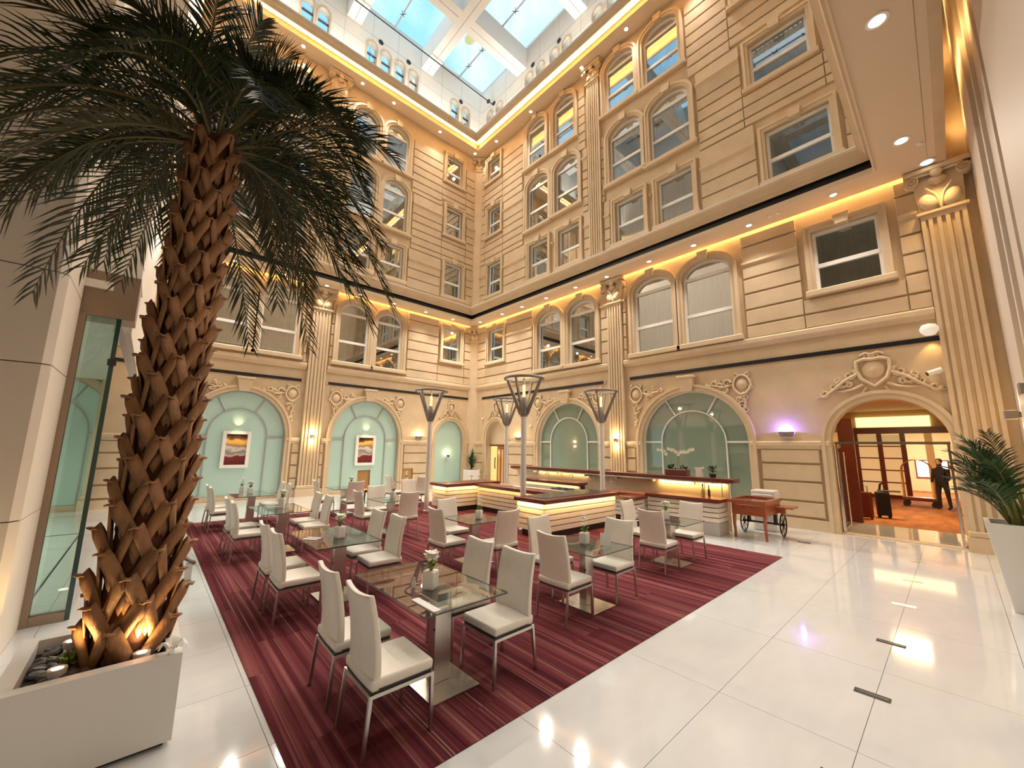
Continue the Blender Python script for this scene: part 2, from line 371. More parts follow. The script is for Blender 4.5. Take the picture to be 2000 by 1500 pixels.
for k, (x, y) in enumerate([(-.68, 3.40), (-.68, 4.72), (-.67, 6.09), (-.67, 7.69), (-.66, 9.22), (-.66, 10.84), (-2.46, 11.06)]):
    b = MB().box(-.115, .115, -.042, .042, .0, .004).link('floor_socket', IRON, loc=(x, y, .0))
    tag(b, ['black floor socket cover on the right joint line nearest the camera', 'black floor socket cover on the right joint line, second from the camera', 'black floor socket cover on the right joint line, third from the camera',
            'small metal floor socket cover on the right joint line, fourth from the camera', 'small metal floor socket cover on the right joint line, fifth from the camera', 'small metal floor socket cover on the right joint line, nearest the glass doors',
            'small dark floor socket cover beside the far right carpet corner by the cart'][k], 'floor socket', 'floor socket covers')
    if k in (3, 4, 5): b.data.materials[0] = STEEL
    MB().box(-.10, .10, -.004, .004, .004, .0055).link('lid_slot', STEEL, b)

# ------------------------------------------------------------------ facades
def outline(w, zs, ah, n=14, sill=0.0):
    p = [(-w / 2, sill), (-w / 2, zs)]
    if ah > 0: p += [(-w / 2 * math.cos(PI * k / n), zs + ah * math.sin(PI * k / n)) for k in range(1, n)]
    return p + [(w / 2, zs), (w / 2, sill)]
def grow(w, zs, ah, t, n=14, sill=0.0):
    if ah > 0: return outline(w + 2 * t, zs, ah + t, n, sill)
    return [(-w / 2 - t, sill), (-w / 2 - t, zs + t), (w / 2 + t, zs + t), (w / 2 + t, sill)]
def holed(name, rect, holes, thick, material, loc, rotz):
    cu = bpy.data.curves.new(name, 'CURVE'); cu.dimensions = '2D'; cu.fill_mode = 'BOTH'; cu.extrude = thick / 2
    u0, u1, z0, z1 = rect
    for pts in [[(u0, z0), (u1, z0), (u1, z1), (u0, z1)]] + holes:
        sp = cu.splines.new('POLY'); sp.points.add(len(pts) - 1); sp.use_cyclic_u = True
        for p, q in zip(sp.points, pts): p.co = (q[0], q[1], 0, 1)
    tmp = bpy.data.objects.new(name + '_tmp', cu); COL.objects.link(tmp)
    dg = bpy.context.evaluated_depsgraph_get(); dg.update()
    me = bpy.data.meshes.new_from_object(tmp.evaluated_get(dg)); bpy.data.objects.remove(tmp); bpy.data.curves.remove(cu)
    me.name = name
    for v in me.vertices: v.co = (v.co.x, v.co.z + thick / 2, v.co.y)
    me.materials.clear(); me.materials.append(material)
    return put(name, me, None, loc, rotz)
# windows: (u0, u1, z_bottom, z_spring, arch rise); small windows have no arch
WR = [(-16.2, -15.03, 6.46, 8.2, 0), (-12.58, -11.13, 5.55, 7.71, .53), (-10.72, -9.28, 5.53, 7.71, .53), (-7.53, -6.04, 5.48, 7.75, .50), (-5.67, -4.13, 5.48, 7.74, .50), (-2.03, -.66, 6.31, 8.0, 0),
      (-16.43, -15.33, 10.22, 12.04, 0), (-13.15, -11.9, 10.13, 11.95, 0), (-11.25, -10.02, 10.12, 11.92, 0), (-8.2, -6.95, 10.10, 11.88, 0), (-6.38, -5.1, 10.09, 11.87, 0), (-2.87, -1.29, 10.04, 11.70, 0),
      (-16.53, -15.43, 13.78, 15.47, 0), (-13.33, -11.89, 12.82, 15.06, .48), (-11.46, -10.06, 12.86, 15.0, .48), (-8.42, -6.96, 12.84, 14.9, .48), (-6.59, -5.08, 12.76, 14.84, .48), (-3.11, -1.56, 13.48, 15.02, 0),
      (-16.65, -15.54, 17.18, 18.6, 0), (-13.4, -12.08, 16.32, 18.42, .42), (-11.53, -10.25, 16.27, 18.38, .44), (-8.53, -7.15, 16.2, 18.26, .46), (-6.74, -5.3, 16.14, 18.2, .46), (-3.36, -1.8, 16.9, 18.5, 0)]
WL = [(10.87, 11.95, 6.48, 8.22, 0), (5.6, 6.91, 5.57, 7.79, .52), (7.3, 8.56, 5.57, 7.74, .52), (2.69, 3.99, 5.56, 7.78, .52), (1.1, 2.34, 5.55, 7.78, .52),
      (10.77, 11.88, 10.03, 11.92, 0), (5.5, 6.7, 10.08, 11.78, 0), (7.2, 8.35, 10.08, 11.78, 0), (2.65, 3.85, 10.08, 11.76, 0), (.95, 2.15, 10.08, 11.76, 0),
      (10.74, 11.79, 13.5, 15.2, 0), (5.52, 6.74, 12.62, 14.72, .5), (7.15, 8.42, 12.6, 14.68, .5), (2.65, 3.87, 12.62, 14.7, .5), (.95, 2.2, 12.62, 14.7, .5),
      (10.67, 11.7, 16.7, 18.3, 0), (5.55, 6.73, 15.88, 17.72, .5), (7.12, 8.33, 15.86, 17.75, .5), (2.65, 3.87, 15.88, 17.7, .5), (.95, 2.2, 15.88, 17.7, .5)]
def hole_of(w):
    u0, u1, zb, zs, ah = w; c = (u0 + u1) / 2
    return [(c + x, z) for x, z in [(p[0], p[1]) for p in outline(u1 - u0, zs, ah, 14, zb)]]
# ground-floor arches (centre, width, spring, rise)
AR = [(-10.89, 3.26, 2.27, 1.66), (-5.69, 3.40, 2.26, 1.66)]
AL = [(2.42, 3.02, 2.28, 1.68), (7.17, 3.06, 2.28, 1.72), (-2.3, 3.02, 2.28, 1.68)]
SMALL_R = (-15.48, 1.52, 2.40, .93); SMALL_L = (11.51, 1.72, 2.37, .97); DOOR_R = (-1.05, 2.08, 2.26, 1.03)
def arch_hole(a): return [(a[0] + x, z) for x, z in outline(a[1], a[2], a[3], 20, .02)]
wall_r = struct(holed('wall_right', (-17.5, .95, 0, 19.4), [hole_of(w) for w in WR] + [arch_hole(a) for a in AR + [SMALL_R, DOOR_R]], .30, STONE, (0, YR, 0), 0))
wall_l = struct(holed('wall_left', (-6.0, 13.0, 0, 19.4), [hole_of(w) for w in WL] + [arch_hole(a) for a in AL + [SMALL_L]], .30, STONE, (XL, 0, 0), PI / 2))
FR = {'r': (0, YR, 0, 0.0), 'l': (XL, 0, 0, PI / 2)}
def onwall(side, u, z, d=0.0):
    return (u, YR - d, z) if side == 'r' else (XL + d, u, z)
ROT = {'r': 0.0, 'l': PI / 2}
WALL = {'r': wall_r, 'l': wall_l}

# stone courses between the grooves, one slab each
course_n = 0
def courses(side, u0, u1, zs, d=.075, gap=.055, material=None):
    global course_n
    for a, b in zip(zs[:-1], zs[1:]):
        MB().cbox(u0, u1, -d, 0.0, a + gap / 2, b - gap / 2, .012).link('stone_course', material or STONE, WALL[side]); course_n += 1
def moulding(side, u0, u1, z0, z1, d=.09):
    h = z1 - z0
    m = MB(); prof = [(0, z0), (-d * .55, z0), (-d * .7, z0 + h * .3), (-d, z0 + h * .45), (-d, z0 + h * .85), (-d * .8, z1), (0, z1)]
    n = len(prof); vs = [(u0, y, z) for y, z in prof] + [(u1, y, z) for y, z in prof]
    m.add(vs, [tuple(range(n)), tuple(range(n, 2 * n))] + [(i, (i + 1) % n, n + (i + 1) % n, n + i) for i in range(n)])
    m.link('moulding', STONE2, WALL[side])
L0 = [.30, .71, 1.21, 1.68, 2.07]; L1 = [5.30, 5.70, 6.19, 6.69, 7.17, 7.63, 8.20, 8.58]; L2 = [9.42, 9.89, 10.42, 10.93, 11.45, 12.19]; L3 = [12.19, 12.48, 12.89, 13.30, 13.74, 14.16, 14.73, 15.28]; L4 = [15.28, 15.70, 16.14, 16.57, 17.01, 17.48, 17.95, 18.5]
def off(z, k): return [q + k for q in z]
# free stretches of wall between windows, pilasters and arches
for a, b in [(-17.15, -16.46), (-14.77, -12.92), (-3.78, -2.36), (-.32, .05), (-9.0, -8.68), (-8.0, -7.87)]: courses('r', a, b, L1)
for a, b in [(-17.15, -16.66), (-15.08, -13.42), (-4.82, -3.14), (-1.02, .4), (-9.76, -9.40), (-8.72, -8.45)]: courses('r', a, b, L2)
for a, b in [(-17.15, -16.76), (-15.18, -13.62), (-4.78, -3.38), (-1.28, .4), (-9.80, -9.52), (-8.80, -8.68)]: courses('r', a, b, L3)
for a, b in [(-17.15, -16.88), (-15.28, -13.68), (-5.02, -3.62), (-1.54, .4), (-9.98, -9.62), (-8.88, -8.80)]: courses('r', a, b, L4)
for a, b in [(-17.15, -16.5), (-14.45, -12.80), (-9.00, -8.68), (-8.0, -7.66), (-3.70, -2.36), (-.02, .05)]:
    courses('r', a, b, L0)
for a, b in [(12.25, 12.65), (8.86, 10.58), (5.28, 5.38), (4.28, 4.40)]: courses('l', a, b, L1)
for a, b in [(12.16, 12.65), (8.62, 10.5), (5.15, 5.24), (4.10, 4.28)]: courses('l', a, b, off(L2, -.05)[:-1] + [11.94])
for a, b in [(12.08, 12.65), (8.72, 10.48), (4.14, 4.26), (5.12, 5.24)]: courses('l', a, b, off(L3, -.25))
for a, b in [(12.0, 12.65), (8.62, 10.4), (4.14, 4.26), (5.12, 5.26)]: courses('l', a, b, [15.03] + off(L4, -.4)[1:])
for a, b in [(12.62, 12.75), (8.98, 10.40), (5.24, 5.36), (4.20, 4.44), (-.55, .6)]: courses('l', a, b, L0)
for sd, a, b, zz in [('r', -16.46, -14.77, [5.30, 5.70, 6.19]), ('r', -2.34, -.34, [5.30, 5.70, 6.12]), ('r', -16.74, -15.20, [12.19, 12.48, 12.89, 13.30, 13.60]), ('r', -3.36, -1.30, [12.19, 12.48, 12.89, 13.28]),
                     ('r', -16.86, -15.30, [15.80, 16.14, 16.57, 16.98]), ('r', -3.60, -1.56, [15.36, 15.70, 16.14, 16.58]), ('r', -16.64, -15.10, [9.42, 9.89]), ('r', -3.12, -1.04, [9.42, 9.80]),
                     ('l', 10.60, 12.23, [5.30, 5.70, 6.19]), ('l', 10.50, 12.06, [11.94, 12.23, 12.64, 13.05, 13.30]), ('l', 10.42, 11.98, [15.46, 15.74, 16.17, 16.50]), ('l', 10.52, 12.14, [9.37, 9.70])]: courses(sd, a, b, zz)
for sd, sp in (('r', [(-17.15, -16.30), (-14.66, -12.56), (-9.21, -8.68), (-8.0, -7.43), (-3.95, -2.12), (0.02, .06)]), ('l', [(12.42, 12.7), (8.74, 10.6), (3.98, 4.44), (5.24, 5.6), (-.7, .85)])):
    for a, b in sp: moulding(sd, a, b, 2.06, 2.28, .12)
for a, b in [(-17.15, -8.68), (-8.0, .05)]: moulding('r', a, b, 5.04, 5.30, .14)
for a, b in [(5.24, 12.65), (-.6, 4.44)]: moulding('l', a, b, 5.04, 5.30, .14)
for a, b in [(-14.77, -12.92), (-3.78, -2.36), (-.32, .05), (-9.02, -8.68), (-8.0, -7.87)]: moulding('r', a, b, 7.57, 7.70, .13)
for a, b in [(-17.15, -16.66), (-15.08, -13.42), (-4.82, -3.14), (-1.02, .4), (-9.76, -9.4), (-8.72, -8.45), (-11.63, -11.5), (-6.68, -6.62)]: moulding('r', a, b, 11.38, 11.52, .15)
for a, b in [(-15.18, -13.62), (-4.78, -3.38), (-1.28, .4), (-9.80, -9.5)]: moulding('r', a, b, 14.64, 14.82, .15)
for a, b in [(8.62, 10.5), (12.16, 12.65)]: moulding('l', a, b, 11.28, 11.42, .15)
for a, b in [(8.72, 10.48), (12.08, 12.65)]: moulding('l', a, b, 14.35, 14.52, .15)
for a, b in [(-17.15, -16.28), (-14.7, -12.55), (-9.24, -8.0 - .68), (-8.0, -7.41), (-3.98, -2.12), (-.01, .95)]:
    MB().box(a, b, -.10, 0, 0, .27).link('plinth', STONE2, wall_r)
for a, b in [(12.4, 12.7), (8.73, 10.62), (5.24, 5.6), (3.96, 4.44), (-.75, .88)]:
    MB().box(a, b, -.10, 0, 0, .27).link('plinth', STONE2, wall_l)
# thin black linear grilles above the arches
for sd, a, b in [('r', -16.71, -8.96), ('r', -7.81, .10), ('l', 5.35, 12.75), ('l', -.3, 4.32)]:
    o = put('linear_grille', None, None, onwall(sd, 0, 0), ROT[sd]); 
    MB().box(a, b, -.035, .0, 4.53, 4.64).link('slot', BLACK, o)
    for q in (a - .09, b): MB().box(q, q + .09, -.03, 0, 4.52, 4.65).link('end_cap', STONE2, o)
    tag(o, {-16.71: 'long black linear air grille above the arches at the right of the corner', -7.81: 'long black linear air grille above the lobby doorway arch', 5.35: 'long black linear air grille above the right sage arch and the corner', -.3: 'long black linear air grille above the left sage arch behind the palm'}[a], 'air grille')

# ------------------------------------------------------------------ windows
wn = 0
PCACHE = {}
def curtain_mesh(w, h):
    m = MB(); n = max(16, int(w * 26)); vs = []; 
    for k in range(n + 1):
        x = -w / 2 + w * k / n; y = .03 * math.sin(k * 1.9) + .012 * math.sin(k * 4.3 + 1)
        vs += [(x, y, 0), (x, y, h)]
    m.add(vs, [(2 * k, 2 * k + 2, 2 * k + 3, 2 * k + 1) for k in range(n)]); return m
def make_window(side, w, level):
    global wn
    wn += 1
    u0, u1, zb, zs, ah = w; W_ = u1 - u0; h = zs - zb
    win = struct(put('window_%d' % wn, None, None, onwall(side, (u0 + u1) / 2, zb), ROT[side]))
    inner = outline(W_, h, ah); t = .20 if ah else .17
    MB().ring(grow(W_, h, ah, .0), grow(W_, h, ah, t * .55), -.10, .02).link('architrave', STONE2, win)
    MB().ring(grow(W_, h, ah, t * .55), grow(W_, h, ah, t), -.14, .02).link('hood_mould', STONE2, win)
    top = h + ah
    MB().prism([(-.13, top - .02), (.13, top - .02), (.17, top + t + .07), (-.17, top + t + .07)], -.20, 0).link('keystone', STONE2, win)
    MB().cbox(-W_ / 2 - t - .05, W_ / 2 + t + .05, -.19, .0, -.16, .0, .02).link('sill', STONE2, win)
    fr = MB().ring(inner, outline(W_ - .15, h if ah else h - .075, ah - .075 if ah else 0, 14, .075), .09, .15, True)
    fr.link('frame', UPVC, win)
    mid = h * .43
    bars = [mid] + ([h] if ah else [])
    for zc in bars: MB().box(-W_ / 2 + .04, W_ / 2 - .04, .08, .15, zc - .055, zc + .055).link('transom', UPVC, win)
    MB().add([(-W_ / 2 + .03, .13, .03), (W_ / 2 - .03, .13, .03), (W_ / 2 - .03, .13, mid), (-W_ / 2 + .03, .13, mid)], [(0, 1, 2, 3)]).link('pane', PANE, win)
    MB().add([(-W_ / 2 + .03, .13, mid), (W_ / 2 - .03, .13, mid), (W_ / 2 - .03, .13, h), (-W_ / 2 + .03, .13, h)], [(0, 1, 2, 3)]).link('pane', PANE, win)
    if ah:
        pts = [(x, .13, z) for x, z in inner if z >= h - .001]
        MB().add(pts, [tuple(range(len(pts)))]).link('pane', PANE, win)
    curtain_mesh(W_ + .2, top + .1).link('curtain', CURTAIN, win, loc=(0, .42, 0), smooth=True)
    MB().box(-W_ / 2 - .15, W_ / 2 + .15, .62, .66, -.1, top + .15).link('dark_backing', DARK, win)  # dark sheet added to block the sky behind the window
    return win
for w in WR: make_window('r', w, 0)
for w in WL: make_window('l', w, 0)

# ------------------------------------------------------------------ cornices: profiles swept round the court
tn = 0
def sweep(name, prof, material, path, close=False):
    m = MB(); n = len(prof); P = []
    for fn in path:
        for d, z in prof: P.append((*fn(d), z))
    fs = []
    for k in range(len(path) - 1):
        for i in range(n - 1): fs.append((k * n + i, k * n + i + 1, (k + 1) * n + i + 1, (k + 1) * n + i))
    m.add(P, fs); return m
PATH = [lambda d: (XR - d, -14.0), lambda d: (XR - d, YR - d), lambda d: (XL + d, YR - d), lambda d: (XL + d, -.3)]
def trim():
    global tn
    tn += 1; return 'trim_%d' % tn
low = struct(put(trim(), None))
sweep('s', [(0, 8.98), (.14, 8.98), (.14, 8.62), (.98, 8.62), (.98, 8.58), (1.02, 8.58), (1.02, 8.70)], SOFFIT, PATH).link('soffit', SOFFIT, low)
sweep('s', [(1.02, 8.70), (.93, 8.71), (.93, 8.90), (1.02, 8.91)], BLACK, PATH).link('black_slot', BLACK, low)
sweep('s', [(1.02, 8.91), (1.05, 8.99), (1.10, 9.01), (1.13, 9.09), (1.20, 9.15), (1.24, 9.18), (1.24, 9.25)], STONE2, PATH).link('cornice_moulding', STONE2, low)
sweep('s', [(1.24, 9.25), (1.24, 9.29), (0, 9.36), (0, 8.98)], SKYWHITE, PATH).link('cornice_top', SKYWHITE, low)
MB().box(XR - .135, XR, -14, YR - .2, 8.63, 8.66).link('soffit_filler', SOFFIT, low)
high = struct(put(trim(), None))
sweep('s', [(0, 19.1), (.72, 19.1), (.72, 19.32), (1.14, 19.36), (1.14, 19.14)], SOFFIT, PATH).link('soffit', SOFFIT, high)
sweep('s', [(1.14, 19.14), (1.19, 19.10), (1.22, 19.14), (1.24, 19.24), (1.31, 19.30), (1.33, 19.38), (1.33, 19.46)], STONE2, PATH).link('cornice_moulding', STONE2, high)
sweep('s', [(1.33, 19.46), (1.33, 19.52), (0, 19.60)], SKYWHITE, PATH).link('cornice_top', SKYWHITE, high)

# ------------------------------------------------------------------ white storey under the skylight
UPR = [-16.66, -15.8, -13.32, -12.48, -11.51, -10.7, -8.85, -8.05, -6.3, -5.5, -4.6, -3.8]
UPL = [11.82, 11.03, 8.36, 7.58, 6.79, 6.05, 3.76, 3.08, 1.2, .4]
def up_hole(u): return [(u + x, z) for x, z in outline(.50, 21.85, .25, 10, 20.72)]
wu_r = struct(holed('wall_upper_right', (-17.5, .95, 19.4, 24.0), [up_hole(u) for u in UPR], .25, WHITE, (0, YR, 0), 0))
wu_l = struct(holed('wall_upper_left', (-6.0, 13.0, 19.4, 24.0), [up_hole(u) for u in UPL], .25, WHITE, (XL, 0, 0), PI / 2))
for sd, us in (('r', UPR), ('l', UPL)):
    for u in us:
        wn += 1
        w_ = struct(put('window_%d' % wn, None, None, onwall(sd, u, 20.72), ROT[sd]))
        o_ = outline(.5, 1.13, .25, 10)
        MB().ring(grow(.5, 1.13, .25, 0, 10), grow(.5, 1.13, .25, .07, 10), -.035, .02).link('architrave', STONE, w_)
        MB().add([(x, .14, z) for x, z in o_], [tuple(range(len(o_)))]).link('pane', PANE, w_)
        MB().box(-.25, .25, .10, .14, .72, .78).link('transom', DARK, w_)
        MB().box(-.3, .3, .30, .33, -.05, 1.5).link('dark_backing', DARK, w_)  # added dark sheet keeping the sky out behind the pane
    W2 = wu_r if sd == 'r' else wu_l
    a, b = (-17.5, .95) if sd == 'r' else (-.3, 13.0)
    for z in (20.62, 22.5): MB().box(a, b, -.004, 0, z - .012, z + .012).link('panel_joint', MULL, W2)
    for z in (21.75,): MB().box(a, b, -.003, 0, z - .008, z + .008).link('panel_joint', MULL, W2)
    k = a + .9
    while k < b:
        MB().box(k - .008, k + .008, -.003, 0, 19.7, 23.9).link('panel_joint', MULL, W2); k += 1.36
for sd, u, z in [('l', 6.46, 22.42), ('l', 8.01, 22.42), ('l', 11.43, 22.28), ('r', -16.3, 22.37), ('r', -13.02, 22.39), ('r', -11.16, 22.3), ('l', 3.4, 22.42)]:
    W2 = wu_r if sd == 'r' else wu_l
    v = MB().lathe([(.0, -.02), (.13, -.02), (.13, .02), (.10, .02), (.10, .0), (.0, .0)], 14, M=Matrix.Rotation(PI / 2, 4, 'X')).link('round_vent', DARK, W2, loc=(u, -.01, z))
# skylight grid
ceil = struct(put('ceiling', None))
ZB0, ZB1 = 22.62, 23.88
YB = [(8.77, 9.47), (4.75, 5.45), (.72, 1.42), (-3.3, -2.6), (-7.3, -6.6), (-11.3, -10.6), (-14.4, -14.0)]
XB = [(-14.28, -13.54), (-10.15, -9.41), (-6.02, -5.28), (-1.89, -1.15)]
for a, b in YB:
    for p, q in ((a, (a + b) / 2 - .012), ((a + b) / 2 + .012, b)): MB().box(XL, .95, p, q, ZB0, ZB1).link('beam', SKYWHITE, ceil)
    MB().box(XL, .95, a + .1, b - .1, ZB0 + .03, ZB1 - .1).link('beam_core', MULL, ceil)
for a, b in XB:
    yy = [13.0] + [v for ab in YB for v in (ab[1], ab[0])]
    for k in range(0, len(yy) - 1, 2):
        for p, q in ((a, (a + b) / 2 - .012), ((a + b) / 2 + .012, b)): MB().box(p, q, yy[k + 1], yy[k], ZB0, ZB1).link('beam', SKYWHITE, ceil)
        MB().box(a + .1, b - .1, yy[k + 1], yy[k], ZB0 + .03, ZB1 - .1).link('beam_core', MULL, ceil)
SKYPANE = glass('skylight_glass', (.96, .98, 1.0), .0, .01, 1.35)
yc = [13.0] + [v for ab in YB for v in (ab[1], ab[0])]; xc = [XL] + [v for ab in XB for v in ab] + [.95]
for i in range(0, len(yc) - 1, 2):
    for j in range(0, len(xc) - 1, 2):
        y1, y0, x0, x1 = yc[i], yc[i + 1], xc[j], xc[j + 1]; ym = (y0 + y1) / 2
        for p, q in ((y0, ym), (ym, y1)):
            MB().add([(x0, p, 23.86), (x1, p, 23.86), (x1, q, 23.86), (x0, q, 23.86)], [(0, 1, 2, 3)]).link('pane', SKYPANE, ceil)
        MB().box(x0, x1, ym - .03, ym + .03, 23.80, 23.86).link('mullion', MULL, ceil)
        sp = MB()
        for qx in (.3, .7):
            xx = x0 + (x1 - x0) * qx
            for sx_, sy_ in ((-1, -1), (1, 1), (-1, 1), (1, -1)): sp.tube([(xx, ym, 23.78), (xx + .12 * sx_, ym + .12 * sy_, 23.84)], .014, 5)
        sp.link('spider_bracket', DARK, ceil)
        if i <= 2 and j <= 2:
            em = MB().lathe([(0, 0), (.34, 0), (.34, .004), (0, .004)], 24).link('lamp_reflection', REFLECT_DISC, ceil, loc=(x1 - .95, ym - .85, 23.84), scale=(1, .8, 1))  # gold disc painting a pendant lamp's reflection on the pane
tg = MB().tube([(-16.4, 12.95, 22.35), (-16.35, -.2, 22.35)], .03, 6).link('tension_rod', DARK, ceil)
MB().box(-16.5, -16.3, 12.6, 12.7, 22.28, 22.42).link('rod_bracket', DARK, ceil)

# ------------------------------------------------------------------ pilasters with capitals
def spiral(cx, cz, r, turns, start, dirn, n=26, y=-.02, r_end=.12):
    pts = []
    for k in range(n + 1):
        q = k / n; t = start + dirn * turns * 2 * PI * q; rr = r * (1 - (1 - r_end) * q)
        pts.append((cx + rr * math.cos(t), y, cz + rr * math.sin(t)))
    return pts
def capital_parts(parent, w, z0, z1, d):
    h = z1 - z0
    MB().box(-w / 2 - .05, w / 2 + .05, -d - .05, 0, z0, z0 + .06).link('necking', STONE2, parent)
    MB().prism([(-w / 2, z0 + .06), (w / 2, z0 + .06), (w / 2 + .05, z1 - .12), (-w / 2 - .05, z1 - .12)], -d, 0).link('bell', STONE2, parent)
    MB().cbox(-w / 2 - .18, w / 2 + .18, -d - .17, 0, z1 - .12, z1, .02).link('abacus', STONE2, parent)
    for sx in (-1, 1):
        m = MB(); c = Vector((sx * (w / 2 + .06), -d - .06, z1 - .27))
        m.tube([tuple(c + Vector((0, -.07, 0))), tuple(c + Vector((0, .10, 0)))], .125, 14)
        m.tube([(c.x + .125 * (1 - k / 22 * .75) * math.cos(sx * (k * .5) + PI / 2), c.y - .085, c.z + .125 * (1 - k / 22 * .75) * math.sin(sx * (k * .5) + PI / 2)) for k in range(22)], .018, 5)
        m.tube([(0 + sx * .05, -d - .05, z1 - .14), (sx * w * .28, -d - .09, z1 - .15), (c.x, c.y - .05, c.z + .125)], .035, 6)
        m.link('volute', STONE2, parent, smooth=True)
    for sx in (-1, 1):
        M = Matrix.Translation((sx * w * .25, -d - .01, z0 + .06 + h * .20)) @ Matrix.Rotation(sx * .35, 4, 'Y') @ Matrix.Diagonal((w * .23, .09, h * .20, 1))
        MB().lathe([(0, -1), (.5, -.87), (.87, -.5), (1, 0), (.87, .5), (.5, .87), (0, 1)], 12, M=M).link('acanthus_leaf', STONE2, parent, smooth=True)
        MB().tube([(0, -d - .03, z0 + .07), (sx * w * .10, -d - .06, z0 + h * .38), (sx * w * .30, -d - .08, z0 + h * .56)], [.022, .03, .02], 6).link('stalk', STONE2, parent, smooth=True)
    MB().lathe([(0, -1), (.5, -.87), (.87, -.5), (1, 0), (.87, .5), (.5, .87), (0, 1)], 12, M=Matrix.Translation((0, -d - .03, z1 - .32)) @ Matrix.Diagonal((w * .22, .09, h * .11, 1))).link('acanthus_leaf', STONE2, parent, smooth=True)
    MB().lathe([(0, -.05), (.09, -.02), (.11, .0), (.09, .03), (0, .05)], 12, M=Matrix.Translation((0, -d - .12, z1 - .18)) @ Matrix.Rotation(PI / 2, 4, 'X')).link('rosette', STONE2, parent, smooth=True)
def pilaster(side, u, w, z0, zc, zt, d=.16, base=True, world=None, rot=None):
    p = struct(put(trim(), None, None, world or onwall(side, u, 0), rot if rot is not None else ROT[side]))
    fl_n = 4; zb = z0 + (.42 if base else .05)
    MB().box(-w / 2, w / 2, -d + .05, 0, z0, zc).link('shaft', STONE2, p)
    e = .05; fw = (w - 2 * e) / (2 * fl_n + 1)
    zf = zc - .12; m = MB(); m.box(-w / 2, -w / 2 + e + fw * .35, -d, -d + .05, zb, zf).box(w / 2 - e - fw * .35, w / 2, -d, -d + .05, zb, zf)
    for k in range(fl_n):
        x = -w / 2 + e + (2 * k + 1) * fw; m.box(x, x + fw, -d, -d + .05, zb, zf)
    m.box(-w / 2, w / 2, -d, -d + .05, zc - .12, zc)
    m.link('fluting', STONE2, p)
    if base:
        MB().box(-w / 2 - .07, w / 2 + .07, -d - .07, 0, z0, z0 + .30).link('pedestal', STONE2, p)
        MB().cbox(-w / 2 - .04, w / 2 + .04, -d - .045, 0, z0 + .30, z0 + .42, .02).link('torus', STONE2, p)
    capital_parts(p, w, zc, zt, d); return p
pilaster('r', -8.34, .62, 0, 7.62, 8.60)
pilaster('r', .42, .72, 0, 7.50, 8.60)
pilaster('l', 4.84, .70, 0, 7.66, 8.60)
pilaster('l', -.9, .70, 0, 7.66, 8.60)
pilaster('r', -9.12, .62, 9.36, 18.25, 19.08, base=False)
pilaster('l', 4.69, .68, 9.36, 18.0, 19.08, base=False)
for z0, zc, zt, bs in ((0, 7.75, 8.60, True), (9.36, 18.25, 19.08, False)):
    p = struct(put(trim(), None, None, (XL + .17, YR - .17, 0), PI / 4))
    MB().box(-.32, .32, -.06, .30, z0, zc).link('shaft', STONE2, p)
    MB().box(-.38, .38, -.12, .30, z0, z0 + .3).link('pedestal', STONE2, p)
    capital_parts(p, .46, zc, zt, .06)

